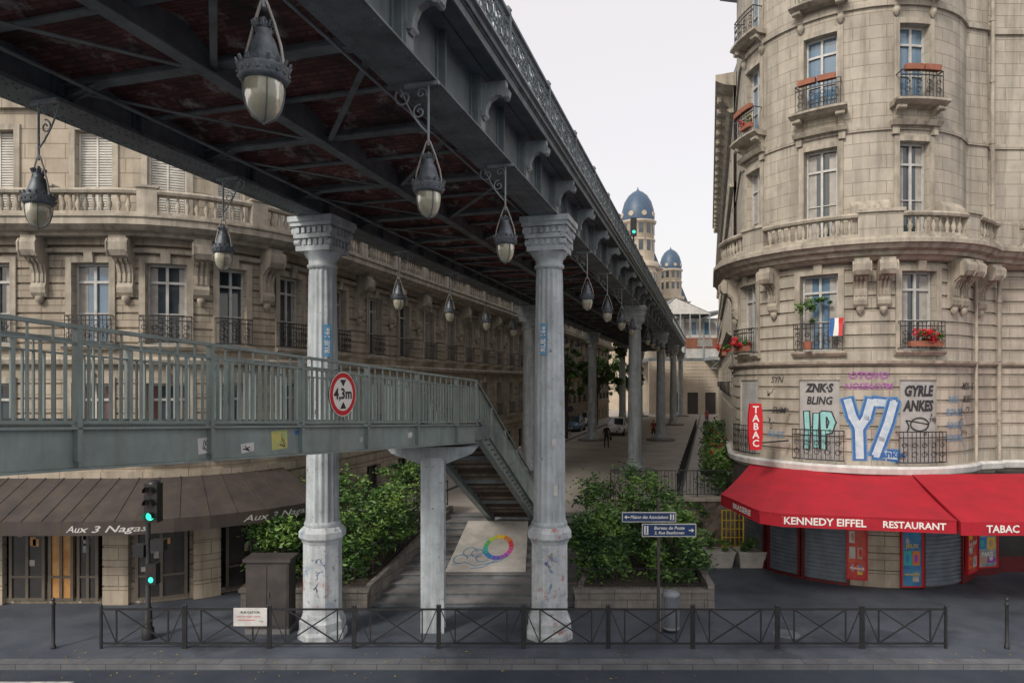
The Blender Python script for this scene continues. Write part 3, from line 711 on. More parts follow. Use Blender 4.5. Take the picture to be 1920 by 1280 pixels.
b.obj('shopfront',hb)
b=B()
sa,se=-3+SO,13.6+SO
sweep(b,LP,sa,se,[(.1,3.48),(1.8,2.62),(1.8,2.66),(.1,3.53)],'awning_brown'); sweep(b,LP,sa,se,[(1.80,2.30),(1.815,2.30),(1.815,2.66),(1.80,2.66)],'awning_brown')
s=sa
while s<se+.01:
    fpoly(b,LP,s-.02,s+.02,[(.1,3.52),(1.82,2.65),(1.82,2.67),(.1,3.55)],'awning_brown'); s+=.52
def onp(P,s0,o,z): return lambda x,y:P.pos(s0+x,o,z+y)
for s_,t in ((9.3+SO,'Aux 3 Nagas'),(4.2+SO,'Cuisine Thaï'),(12.4+SO,'Aux 3 Nagas')): b.text(t,.24,onp(LP,s_,1.825,2.46),'off_white',shear=.35,off=.002,xs=1.15)
b.obj('brown_awning')

# ================================================================== RIGHT BUILDING (round corner)
cxr,cyr,RR=12.0,24.5,3.8
arc0=-106.1
pts=[AX(.97,29.4)]
pts=[(pts[0].x,pts[0].y)]
t=arc0
while t<=54.9: pts.append((cxr+RR*math.sin(math.radians(t)),cyr-RR*math.cos(math.radians(t)))); t+=5.37
pts.append((15.75,22.25)); pts.append((15.9,22.5)); pts.append((34,22.5))
RP=Path(pts); s_arc=(Vector(pts[1])-Vector(pts[0])).length
def th(a): return s_arc+RR*math.radians(a-arc0)*.9996
rb_=empty('corner_apartment_building'); b=B(); wb=B(); tb=B(); ib=B(); ops=[]
rows=[(-.1,3.4,0),(3.4,3.7,.12)]+courses(3.7,6.75,.40,0)+[(6.75,6.9,.08)]+courses(6.9,9.9,.40,0)+[(9.9,10.3,.06),(10.3,13.95,-.2)]+[(13.95,14.1,-.14),(14.1,17.75,-.2),(17.75,17.9,-.12),(17.9,22.5,-.2)]
for a in (-81,-38,5.5):
    w=th(a)
    for (z0,z1,base) in ((3.75,6.3,0),(7.2,9.6,0),(10.75,13.6,-.2),(14.75,17.2,-.2),(18.2,20.6,-.2)):
        hw=.60 if z0<4 else (.56 if z0<10 else .52)
        s0,s1=w-hw,w+hw; ops.append((s0,s1,z0,z1))
        if z0<4:
            fbox(wb,RP,s0,s1,z0,z1,-.10,-.05,'closed_panel')
            for k in range(int((z1-z0)/.07)): fbox(wb,RP,s0+.04,s1-.04,z0+.04+k*.07,z0+.085+k*.07,-.05,-.042,'closed_panel')
        else: window(wb,RP,s0,s1,z0,z1,base,'glass_blue' if z0>14 or (z0==7.2 and a<0) else 'glass','curtain' if z0<14 else None)
        if z0>4: surround(tb,RP,s0,s1,z0,z1,base,key=z0<10,sill=z0!=10.75)
        if z0!=10.75: grille(ib,RP,s0,s1,z0,1.0 if z0<5 else .88,base=base,o=.22 if z0<10 else .4)
        if z0>14:
            sweep(tb,RP,s0-.3,s1+.3,[(base,z0-.14),(base+.35,z0-.14),(base+.52,z0-.05),(base+.52,z0+.02),(base,z0+.02)],'stone_trim')
            for q in (s0-.1,s1+.1): console(tb,RP,q,z0-.14,.42,.4,.16,base)
        if z0==14.75:
            for q in (s0-.02,s0+.53): fbox(wb,RP,q,q+.5,z0+.85,z0+1.02,base+.3,base+.48,'terracotta')
        if z0==10.75:
            for q in (s0-.14,s1+.14): fbox(tb,RP,q-.1,q+.1,z1+.2,z1+.45,base,base+.12,'stone_trim')
            sweep(tb,RP,s0-.3,s1+.3,[(base,z1+.45),(base+.2,z1+.45),(base+.28,z1+.58),(base,z1+.62)],'stone_trim')
ops.append((1.2,2.1,7.2,9.6)); window(wb,RP,1.2,2.1,7.2,9.6,0,'glass',None)
facade(b,RP,rows,ops,'stone_grey'); b.obj('walls',rb_)
for a in (-60,-20.5,-11,24,31.5,-97,52):
    console(tb,RP,th(a),9.95,1.45,.6,.36)
sweep(tb,RP,0,RP.len,[(0,9.9),(.2,9.92),(.3,10.02),(.42,10.04),(.46,10.14),(.62,10.2),(.70,10.32),(.78,10.34),(.78,10.46),(.7,10.5),(.7,10.56),(-.3,10.56)],'stone_trim')
sweep(tb,RP,0,RP.len,[(0,6.78),(.14,6.8),(.16,6.88),(0,6.9)],'stone_trim')
sweep(tb,RP,0,RP.len,[(0,3.45),(.22,3.45),(.26,3.62),(.2,3.69),(0,3.69)],'off_white')
for (a,e) in ((-100,-72),(-60,-22),(-6,22),(30,52)):
    balustrade(tb,RP,th(a),th(e),10.56,.72,.5,step=.19)
for (a,e) in ((-72,-60),(-22,-6),(22,30)): 
    fbox(tb,RP,th(a),th(e),10.562,11.28,.36,.60,'stone_grey'); fbox(tb,RP,th(a)-.05,th(e)+.05,11.281,11.38,.32,.66,'stone_trim')
balustrade(tb,RP,th(55)+1.3,RP.len-1,10.56,.72,.5,step=.19)
fbox(tb,RP,th(52),th(55)+1.2,10.562,11.3,.36,.6,'stone_grey')
for a in (-16,26): fpoly(tb,RP,th(a)-.55,th(a)+.55,[(-.2,11.4),(.1,11.4),(.05,11.62),(-.1,11.8),(-.2,11.8)],'stone_trim')
tb.obj('stone_trim',rb_); wb.obj('windows',rb_); ib.obj('balcony_grilles',rb_)
b=B()
b.tube([RP.pos(th(55)+.5,.12,3.7),RP.pos(th(55)+.5,.12,9.85)],.06,'stone_trim',8); b.tube([RP.pos(th(55)+.5,-.05,10.6),RP.pos(th(55)+.5,-.05,22)],.06,'stone_trim',8); b.tube([RP.pos(th(46),.12,3.7),RP.pos(th(46),.12,9.85)],.05,'stone_trim',8)
for z in (5,6.9,8.8,12,14,16,18): b.tube([RP.pos(th(55)+.5,-.06 if z>10 else .12,z),RP.pos(th(55)+.5,-.06 if z>10 else .12,z+.08)],.085,'stone_trim',8)
b.obj('drainpipes',rb_)
b=B(); sweep(b,RP,0,RP.len,[(-.2,22.5),(.5,22.7),(.5,23),(-1.5,25.5),(-3,25.5),(-3,22.5)],'zinc'); b.obj('roof',rb_)
b=B()
fbox(b,RP,th(-100),RP.len-1,-.02,2.68,.01,.03,'brown_dark')
def rollshutter(a,e):
    fbox(b,RP,a,e,.05,2.6,.031,.05,'shutter_grey'); k=.1
    while k<2.5: fbox(b,RP,a,e,k,k+.085,.05,.085,'shutter_grey'); k+=.125
    for q in (a-.07,e): fbox(b,RP,q,q+.07,0,2.65,.031,.14,'dark_red_wood')
rollshutter(th(-62),th(-47)); rollshutter(th(-44),th(-26)); rollshutter(th(7),th(29)); rollshutter(th(-88),th(-66))
for a,e in ((-24.5,-4),):
    for k in range(5): fbox(b,RP,th(a),th(e),k*.53,k*.53+.5,.031,.06,'stone')
fbox(b,RP,th(30.5),th(55)+9,0,.5,.031,.08,'dark_red_wood'); fbox(b,RP,th(30.5),th(55)+9,.5,2.6,.031,.05,'shop_dark')
fbox(b,RP,th(-100),RP.len-1,2.681,3.3,.01,.07,'brown_dark'); fbox(b,RP,th(-100),RP.len-1,2.6,2.68,.031,.12,'dark_red_wood'); fbox(b,RP,th(-63),th(-25),0,.06,.031,.16,'dark_red_wood')
b.obj('brasserie_front',rb_)
def poster(a,w,z0,z1,m,lines,fr='red'):
    b=B(); fbox(b,RP,a,a+w,z0,z1,.09,.15,m); H=z1-z0
    for q in (a-.04,a+w): fbox(b,RP,q,q+.04,z0-.04,z1+.04,.09,.18,fr)
    for q in (z0-.04,z1): fbox(b,RP,a,a+w,q,q+.04,.09,.178,fr)
    cols=['ring2','ring6','off_white','ring0','poster_mix','skin','ring5','ring8','ring1']
    for i in range(2):
        for j in range(4):
            zz=z0+.12+j*(H-.3)/4; xx=a+.04+i*(w-.06)/2; ww=(w-.1)/2; hh=(H-.3)/4-.05
            if R()<.8:
                fbox(b,RP,xx,xx+ww*U(.7,1),zz,zz+hh*U(.6,1),.151,.153,random.choice(cols)); 
                b.f([RP.pos(xx+ww*.45+ww*.25*math.cos(t),.156,zz+hh*.45+hh*.3*math.sin(t)) for t in [q*.628 for q in range(10)]],random.choice(cols))
    for (t,sz,dz,mm) in lines:
        fbox(b,RP,a+.02,a+w-.02,z0+dz-sz*.5,z0+dz+sz*.5,.157,.158,m); b.text(t,sz,onp(RP,a+w/2,.162,z0+dz),mm,off=.004)
    b.obj('advertising_poster')
poster(th(-25.5),.48,.25,2.45,'poster_red',[('EN VENTE ICI',.07,2.05,'white'),('FRANCE',.10,.3,'white')])
poster(th(-3.5),.56,.1,2.4,'poster_blue',[('LES BONNES',.075,2.0,'white'),('JEUX',.17,1.2,'yellow'),('DECOUVERTES',.065,.35,'yellow')])
poster(th(33),.75,.3,2.4,'poster_red',[('Le Jour',.22,.9,'white'),('PRESSE',.12,1.95,'yellow')])
poster(th(33)+1.05,.75,.3,2.4,'poster_mix',[('MAGAZINE',.12,1.9,'white'),('PARIS',.18,.4,'white')])
b=B(); fbox(b,RP,th(-15),th(-7),1.95,2.4,.08,.11,'brown_dark'); b.text('AVENUE DU',.07,onp(RP,th(-11),.114,2.26),'off_white'); b.text('PRESIDENT KENNEDY',.05,onp(RP,th(-11),.114,2.13),'off_white'); b.obj('street_name_plate')
# red awning
b=B()
bot=[(6.55,21.4),(6.75,18.6),(7.2,18.2),(11.3,17.35)]; top=[(8.3,23.6),(8.7,22.4),(9.3,21.55),(12.0,20.55)]
zt_,zb2=3.47,2.72
for i in range(len(bot)-1):
    K=6 if i==2 else 2
    for k in range(K):
        u0,u1=k/K,(k+1)/K
        def pt(u,v,dz=0):
            x0=bot[i][0]*(1-u)+bot[i+1][0]*u; y0=bot[i][1]*(1-u)+bot[i+1][1]*u; x1=top[i][0]*(1-u)+top[i+1][0]*u; y1=top[i][1]*(1-u)+top[i+1][1]*u
            return (x0+(x1-x0)*v,y0+(y1-y0)*v,zb2+(zt_-zb2)*v-.10*math.sin(math.pi*v)*.5+dz)
        b.grid([[pt(u0,v/5) for v in range(6)],[pt(u1,v/5) for v in range(6)]],'awning_red')
        b.beam(pt(u0,0,-.06),pt(u0,1,-.12),.03,.03,'steel_dark')
    b.f([(*bot[i],zb2-.34),(*bot[i+1],zb2-.34),(*bot[i+1],zb2),(*bot[i],zb2)],'awning_red')
    b.beam((*bot[i],zb2),(*bot[i+1],zb2),.03,.03,'awning_red')
b.f([(11.3,17.35,zb2),(12,20.55,zt_),(11.5,17.35,zb2-.34)],'awning_red')
b2_=[(11.35,17.25),(24,17.25)]; t2=[(12.02,20.5),(24,20.9)]
b.f([(*b2_[0],zb2-.02),(*b2_[1],zb2-.02),(*t2[1],zt_),(*t2[0],zt_)],'awning_red'); b.f([(*b2_[0],zb2-.36),(*b2_[1],zb2-.36),(*b2_[1],zb2-.02),(*b2_[0],zb2-.02)],'awning_red')
b.f([(11.35,17.25,zb2-.02),(12.02,20.5,zt_),(12.02,20.5,zt_-.3),(11.35,17.25,zb2-.36)],'awning_red')
d=Vector((11.3-7.2,17.35-18.2,0)).normalized(); nn=Vector((d.y,-d.x,0))
fmv=lambda dist:plane_map(Vector((7.2,18.2,zb2-.175))+d*dist+nn*.012,d,(0,0,1))
b.text('KENNEDY EIFFEL',.27,fmv(1.05),'white',off=.006,xs=1.0); b.text('RESTAURANT',.24,fmv(3.2),'white',off=.006)
d2=Vector((.2,-2.8,0)).normalized(); b.text('BRASSERIE',.22,plane_map(Vector((6.65,19.75,zb2-.17))+Vector((-.015,0,0)),d2,(0,0,1)),'white',off=.005,xs=1.25)
b.text('TABAC',.26,plane_map((12.4,17.235,zb2-.2),(1,0,0),(0,0,1)),'white',off=.006); b.text('PRESSE',.24,plane_map((14.0,17.235,zb2-.2),(1,0,0),(0,0,1)),'white',off=.006)
b.obj('red_awning')
b=B(); o=Vector((7.55,21.2,4.85)); 
pr=[(-.17,-.72),(.17,-.72),(.22,-.3),(.22,.3),(.17,.72),(-.17,.72),(-.22,.3),(-.22,-.3)]
fA=[o+Vector((x,-.06,z)) for x,z in pr]; fB=[o+Vector((x,.06,z)) for x,z in pr]
b.f(fA,'red'); b.f(fB[::-1],'red')
for i in range(8): b.f([fA[i],fA[(i+1)%8],fB[(i+1)%8],fB[i]],'red')
for i,chh in enumerate('TABAC'): b.text(chh,.30,plane_map(o+Vector((0,-.066,.52-.26*i)),(1,0,0),(0,0,1)),'white',off=.008)
for z in (-.5,.5): b.beam(o+Vector((.2,0,z)),(8.9,22.0,4.85+z),.04,.04,'black_iron')
b.obj('tabac_sign')
# graffiti
b=B()
def tag(t,a,z,size,m,o=.012,off=.012,xs=1,sh=.2): b.text(t,size,onp(RP,th(a),o,z),m,off=off,xs=xs,shear=sh)
def letters(strokes,s0,z0,w,h,o,wl,fills):
    for j,(ww,m) in enumerate(fills):
        for st in strokes: b.stroke([(s0+x*w,z0+y*h) for x,y in st],wl*ww,lambda u,v,j=j:RP.pos(u,o+.005*j,v),m)
letters([[(.05,1.0),(.08,.5),(.05,0)],[(.40,.95),(.38,.5),(.40,.05)],[(.08,.5),(.38,.52)],[(.66,.02),(.66,.55),(.64,.98),(.86,.97),(.97,.75),(.88,.52),(.68,.48)]],th(-38)-.42,4.15,.84,1.1,-.03,.15,[(1.55,'g_black'),(1.0,'g_cyan')])
letters([[(.0,1.0),(.10,.72),(.24,.52),(.26,.0)],[(.50,1.0),(.40,.70),(.24,.50)],[(.60,.98),(1.0,.96),(.88,.62),(.74,.32),(.62,.06),(1.04,.03)]],th(-15.5)-.66,3.95,1.26,1.70,.014,.30,[(1.45,'g_lblue'),(1.22,'g_blue'),(.74,'g_white')])
tag('ZNK·S',-38,6.04,.36,'g_black',-.025,.018,.78); tag('BLING',-38,5.64,.34,'g_black',-.025,.010,.8)
tag('GYRLE',5.5,5.95,.44,'g_black',-.025,.020,.72); tag('ANKES',5.5,5.50,.44,'g_black',-.025,.020,.70); b.text('ankes',.30,onp(RP,th(-6.5),.035,4.05),'g_blue',off=.012)
tag('OTOVO',-17,6.42,.30,'g_violet',.012,.010); tag('NOSEAO7M',-17,6.10,.25,'g_violet',.012,.006)
for t,a,z,m in (('NAS',25,5.7,'g_lblue'),('BONZE',26,5.3,'g_lblue'),('NAKED',26.5,4.9,'g_lblue'),('FOKYD',26,4.5,'g_lblue'),('MDS',36,6.1,'g_black'),('BLBLE',38,5.7,'g_black'),('CV',38,5.35,'g_black'),('SYN',-59,6.3,'g_black'),('5UM',-58,5.3,'g_black'),('RAOS',-60,4.5,'g_lblue'),('SC',46,6.1,'g_black')): tag(t,a,z,.30,m,.014,.002,.85,.3)
for c in (-60,27,34,7):
    for k in range(2):
        x,z=th(c)+U(-.4,.4),U(4.3,6.0); p=[(x,z)]
        for j in range(12): x+=U(-.05,.10); z+=U(-.15,.14); p.append((x,z))
        oo=-.02 if c in (7,) else .016
        b.stroke(p,.018,lambda u,v,oo=oo:RP.pos(u,oo,v),random.choice(['g_black','g_lblue']))
b.stroke([(th(0)+.05*math.sin(j),4.75+j*.08) for j in range(5)]+[(th(6)+.3*math.cos(j*.5),4.95+.2*math.sin(j*.5)) for j in range(14)],.04,lambda u,v:RP.pos(u,-.02,v),'g_black')
b.obj('graffiti')

# ------------------------------------------------------------ foliage tool
def foliage(b,blobs,n,size,mats=('leaf_dark','leaf_mid','leaf_light'),w=(.40,.40,.20)):
    for (c,r,share) in blobs:
        cl=[]
        for k in range(max(6,int(n*share/70))):
            while True:
                p=Vector((U(-1,1),U(-1,1),U(-1,1)))
                if p.length<=1: break
            q=p.length
            if q<.55 and q>0: p=p/q*U(.55,1)
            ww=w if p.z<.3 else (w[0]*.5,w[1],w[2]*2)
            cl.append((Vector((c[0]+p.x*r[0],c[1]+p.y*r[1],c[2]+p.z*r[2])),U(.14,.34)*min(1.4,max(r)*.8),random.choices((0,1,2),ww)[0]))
        for k in range(int(n*share)):
            cc,cr,cm=random.choice(cl)
            p=cc+Vector((random.gauss(0,cr*.6),random.gauss(0,cr*.6),random.gauss(0,cr*.45)))
            a=Vector((random.gauss(0,1),random.gauss(0,1),random.gauss(0,.5))).normalized(); n_=a.cross(Vector((random.gauss(0,1),random.gauss(0,1),random.gauss(0,1)))).normalized()
            s=size*U(.6,1.35); m_=cm if R()<.7 else random.choice((0,1,2))
            b.f([p-a*s,p+n_*s*.38,p+a*s,p-n_*s*.38],mats[m_])
def shrub(name,blobs,n,size,stems=8):
    b=B(); foliage(b,blobs,n,size)
    for (c,r,sh) in blobs:
        for k in range(stems):
            x=c[0]+U(-.5,.5)*r[0]; y=c[1]+U(-.5,.5)*r[1]; z0=.45+(y-19)*.15
            b.tube([(x,y,z0),(x+U(-.2,.2),y+U(-.2,.2),(z0+c[2])/2+.2),(x+U(-.5,.5)*r[0],y+U(-.4,.4),c[2]+r[2]*.7)],[.025,.018,.008],'bark',4)
    b.obj(name)
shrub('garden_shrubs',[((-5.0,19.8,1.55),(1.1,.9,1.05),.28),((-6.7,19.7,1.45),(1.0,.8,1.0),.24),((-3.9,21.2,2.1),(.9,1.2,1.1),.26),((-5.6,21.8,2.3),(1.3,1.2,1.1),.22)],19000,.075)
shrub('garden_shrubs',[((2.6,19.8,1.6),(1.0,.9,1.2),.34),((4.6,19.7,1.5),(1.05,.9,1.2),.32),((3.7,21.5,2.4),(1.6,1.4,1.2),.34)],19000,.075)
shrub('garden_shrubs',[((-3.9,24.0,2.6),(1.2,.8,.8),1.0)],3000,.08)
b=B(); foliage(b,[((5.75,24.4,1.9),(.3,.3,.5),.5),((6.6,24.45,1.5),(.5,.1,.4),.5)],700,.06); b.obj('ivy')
b=B()
for k in range(9):
    p=AX(.45,27.2+k*2.3); foliage(b,[((p.x,p.y,ZG+.95+.2*math.sin(k)),(.75,1.25,1.1+.3*math.sin(k*2)),1)],1300,.1)
    if k<4: foliage(b,[((p.x-.1,p.y-.3,ZG+1.8),(.6,.9,.6),1)],40,.06,('flower','flower','flower'))
b.obj('hedge')
def tree(name,x,y,z,h,cr,n=5000,leaf=.2):
    b=B(); b.tube([(x,y,z),(x+.1,y,z+h*.3),(x-.1,y+.1,z+h*.6),(x,y,z+h*.85)],[.22,.17,.12,.05],'bark',8)
    bl=[]
    for k in range(9):
        a=k*2.4; rr=cr*U(.3,.75); q=(x+rr*math.cos(a),y+rr*math.sin(a),z+h*U(.45,.95))
        b.tube([(x,y,z+h*.35),((x+q[0])/2,(y+q[1])/2,(z+h*.4+q[2])/2+.3),q],[.1,.06,.02],'bark',5); bl.append((q,(cr*.5,cr*.5,cr*.42),1/9))
    foliage(b,bl,n,leaf); b.obj(name)
p=AX(-12.0,57); tree('plane_tree',p.x,57,ZG,8.3,2.0,5000,.15)
p=AX(-12.3,74); tree('plane_tree',p.x,74,ZG,8.5,2.6,6000,.18)
p=AX(-12.0,92); tree('plane_tree',p.x,92,ZG,8,3)
def flowerbox(P,s,o,z,w,n=260):
    b=B(); fbox(b,P,s-w/2,s+w/2,z,z+.16,o-.09,o+.09,'terracotta'); c=P.pos(s,o+.03,z+.3)
    foliage(b,[((c.x,c.y,c.z),(w*.5,.2,.16),1)],n,.05); foliage(b,[((c.x,c.y-.06,c.z+.04),(w*.52,.24,.2),1)],n,.045,('flower','flower','flower')); b.obj('flower_box')
flowerbox(RP,th(5.5),.3,7.3,.95,520); flowerbox(RP,th(-78),.35,7.3,.7,360); flowerbox(RP,1.6,.35,7.3,.7,300)
flowerbox(RP,th(-75),.3,14.9,.5,90)
b=B(); c=RP.pos(th(-38),.15,8.5); foliage(b,[((c.x-.3,c.y,c.z),(.3,.15,.5),.6),((c.x+.2,c.y,c.z+.15),(.35,.15,.25),.4)],900,.05); b.lathe((c.x-.3,c.y+.02,7.25),[(.12,0),(.16,.25)],'terracotta',10); b.obj('window_plant')
b=B(); c=RP.pos(th(-33),.28,7.65); fm=plane_map(c,(.8,-.6,0),(.15,0,1)); 
for k,m in enumerate(('g_blue','white','red')):
    b.grid([[fm(k*.13-.02*j+(j*.01),j*.14)+Vector((0,.03*math.sin(j+k*2),0)),fm(k*.13+.13-.02*j+(j*.01),j*.14)+Vector((0,.03*math.sin(j+k*2+2),0))] for j in range(5)],m)
b.tube([fm(-.02,-.1),fm(-.12,.95)],.012,'brown_dark',5); b.obj('french_flag')

# ================================================================== street furniture
def barrier(x):
    b=B(); w=1.93; m='black_iron'; y=16
    for q in (0,w): b.box(x+q-.025,x+q+.025,y-.025,y+.025,0,.98,m); b.lathe((x+q,y,.98),[(.03,0),(.035,.03),(.01,.06)],m,8)
    b.box(x+.026,x+w-.026,y-.02,y+.02,.90,.94,m); b.box(x+.026,x+w-.026,y-.02,y+.02,.10,.14,m)
    for q in (.36,w-.36): b.box(x+q-.015,x+q+.015,y-.015,y+.015,.141,.899,m)
    b.beam((x+.38,y-.006,.14),(x+w-.38,y-.006,.90),.02,.03,m); b.beam((x+.38,y+.016,.90),(x+w-.38,y+.016,.14),.02,.03,m)
    b.beam((x+.35,y-.006,.14),(x+.03,y-.006,.9),.016,.022,m); b.beam((x+w-.35,y-.006,.14),(x+w-.03,y-.006,.9),.016,.022,m)
    b.obj('pedestrian_barrier')
for k in range(10): barrier(-9.63+k*1.985)
b=B(); b.box(-6.5,-5.72,15.93,15.955,.55,.97,'off_white'); 
fm=plane_map((-6.11,15.925,.87),(1,0,0),(0,0,1)); b.text('RUE CASTOR',.075,fm,'black',off=.001); b.text('PASSY-TROCADERO · ARRIVEE',.04,plane_map((-6.15,15.925,.77),(1,0,0),(0,0,1)),'red'); b.text('P 16',.05,plane_map((-5.85,15.925,.66),(1,0,0),(0,0,1)),'black'); b.box(-6.4,-6.0,15.922,15.93,.69,.70,'red'); b.obj('street_sign')
for x in (-10.75,11.6):
    b=B(); b.lathe((x,16.0,0),[(.06,0),(.06,.06),(.04,.09),(.038,1.0),(.05,1.03),(.05,1.06),(.02,1.09),(.045,1.13),(.03,1.18),(.005,1.2)],'black_iron',12); b.obj('bollard')
Y=28.5
while Y<70:
    p=AX(-1.32,Y,ZG); b=B(); b.lathe(p,[(.055,0),(.055,.06),(.04,.09),(.038,.85),(.055,.9),(.055,.96),(.01,1.02)],'black_iron',8); b.obj('bollard'); Y+=1.45
b=B(); x,y=-8.85,16.6
b.lathe((x,y,0),[(.14,0),(.14,.25),(.10,.3),(.09,.75),(.06,.8),(.055,3.0),(.055,3.75)],'black_iron',14)
b.box(x-.02,x+.30,y-.16,y+.12,2.85,3.78,'black_iron')
for i,z in enumerate((3.62,3.32,3.01)):
    c=Vector((x+.14,y-.17,z))
    pts=[c+Vector((.10*math.cos(t),-.012,.10*math.sin(t))) for t in [2*math.pi*j/16 for j in range(16)]]; b.f(pts,'green_light' if i==2 else 'lens_off')
    rows=[[c+Vector((.115*math.cos(t),-dy,.115*math.sin(t))) for t in [math.pi*(-.1+1.2*j/10) for j in range(11)]] for dy in (0,.16)]; b.grid(rows,'black_iron')
b.lathe((x+.14,y,3.78),[(.16,0),(.14,.05),(.05,.08)],'black_iron',10)
b.box(x+.02,x+.26,y-.14,y+.08,1.35,1.85,'black_iron'); 
for z,m in ((1.72,'lens_off'),(1.47,'green_light')): b.f([Vector((x+.14+.06*math.cos(t),y-.145,z+.07*math.sin(t))) for t in [2*math.pi*j/12 for j in range(12)]],m)
b.box(x-.32,x-.06,y-.1,y+.1,2.0,2.3,'black_iron'); b.box(x+.1,x+.42,y-.1,y+.1,2.15,2.42,'black_iron'); b.obj('traffic_light')
b=B(); b.box(-6.62,-5.52,16.9,17.5,.0,.12,'steps'); b.box(-6.6,-5.54,16.92,17.48,.12,1.78,'brown_dark'); b.box(-6.66,-5.48,16.86,17.54,1.781,1.86,'brown_dark'); b.box(-6.56,-6.08,16.905,16.919,.2,1.7,'brown_dark'); b.box(-6.06,-5.58,16.905,16.919,.2,1.7,'brown_dark'); b.box(-6.03,-6.01,16.88,16.904,.9,1.05,'chrome'); b.obj('utility_cabinet')
b=B(); x,y=3.53,16.45; b.tube([(x,y,0),(x,y,3.35)],.04,'brown_dark',10); b.lathe((x,y,3.35),[(.05,0),(.06,.04),(.01,.1)],'brown_dark',8)
def arrow(x0,x1,z,h,left,txt,t2=None,yy=16.38):
    b.box(x0-.02,x1+.02,yy,yy+.03,z-.02,z+h+.02,'off_white'); b.box(x0,x1,yy-.004,yy,z,z+h,'blue_sign')
    cx=(x0+x1)/2
    if t2: b.text(txt,.11,plane_map((cx,yy-.008,z+h*.70),(1,0,0),(0,0,1)),'white',shear=.2,off=.002); b.text(t2,.10,plane_map((cx,yy-.008,z+h*.28),(1,0,0),(0,0,1)),'white',shear=.2,off=.002)
    else: b.text(txt,.115,plane_map((cx-.0,yy-.008,z+h*.5),(1,0,0),(0,0,1)),'white',shear=.2,off=.002,xs=.80)
    ax=x0+.09 if left else x1-.09; s=-1 if left else 1
    b.f([(ax+s*.06,yy-.008,z+h/2),(ax,yy-.008,z+h/2+.05),(ax,yy-.008,z+h/2-.05)],'white'); b.box(min(ax,ax-s*.07),max(ax,ax-s*.07),yy-.009,yy-.005,z+h/2-.012,z+h/2+.012,'white')
    px=x1-.08 if left else x0+.08
    b.box(px-.05,px+.05,yy-.007,yy-.004,z+.03,z+h-.03,'white'); b.beam((px,yy-.011,z+h*.3),(px,yy-.011,z+h*.72),.006,.025,'blue_sign'); b.f([(px+.018*math.cos(t),yy-.012,z+h*.8+.018*math.sin(t)) for t in [j*.785 for j in range(8)]],'blue_sign')
    b.beam((px,yy-.011,z+h*.35),(px-.03,yy-.011,z+h*.15),.006,.012,'blue_sign'); b.beam((px,yy-.011,z+h*.35),(px+.03,yy-.011,z+h*.15),.006,.012,'blue_sign')
arrow(2.66,3.92,2.90,.20,True,'Maison des Associations'); arrow(3.14,4.40,2.55,.27,False,'Bureau de Poste','2, Rue Beethoven'); b.obj('direction_signpost')
b=B(); x,y=3.98,17.1; b.lathe((x,y,0),[(.20,.86),(.23,.92),(.2,.98),(.1,1.02)],'zinc',16)
for k in range(18):
    t=2*math.pi*k/18; b.beam((x+.2*math.cos(t),y+.2*math.sin(t),.1),(x+.22*math.cos(t),y+.22*math.sin(t),.9),.012,.012,'zinc')
b.lathe((x,y,0),[(.21,.08),(.22,.12),(.2,.14)],'zinc',16); b.lathe((x,y,0),[(.12,.12),(.17,.3),(.18,.6),(.19,.86)],'zinc',12); b.tube([(x-.26,y,0),(x-.26,y,1.1)],.025,'zinc',6); b.obj('litter_bin')
for x in (7.0,8.05):
    b=B(); b.hexa([Vector(p) for p in ((x-.38,22.9,0),(x+.38,22.9,0),(x+.38,23.4,0),(x-.38,23.4,0),(x-.46,22.8,.5),(x+.46,22.8,.5),(x+.46,23.5,.5),(x-.46,23.5,.5))],'concrete'); b.box(x-.48,x+.48,22.78,23.52,.501,.56,'concrete'); foliage(b,[((x,23.1,.72),(.45,.3,.22),1)],500,.07); b.obj('planter')
b=B()
for k in range(6): b.beam((7.35+k*.15,23.9,.5),(7.35+k*.15,23.9,1.75),.025,.025,'yellow')
for z in (.5,.8,1.1,1.4,1.75): b.beam((7.35,23.9,z),(8.1,23.9,z),.025,.025,'yellow')
for x in (7.35,8.1): b.beam((x,23.9,0),(x,23.9,1.75),.045,.045,'yellow')
b.obj('yellow_gate')

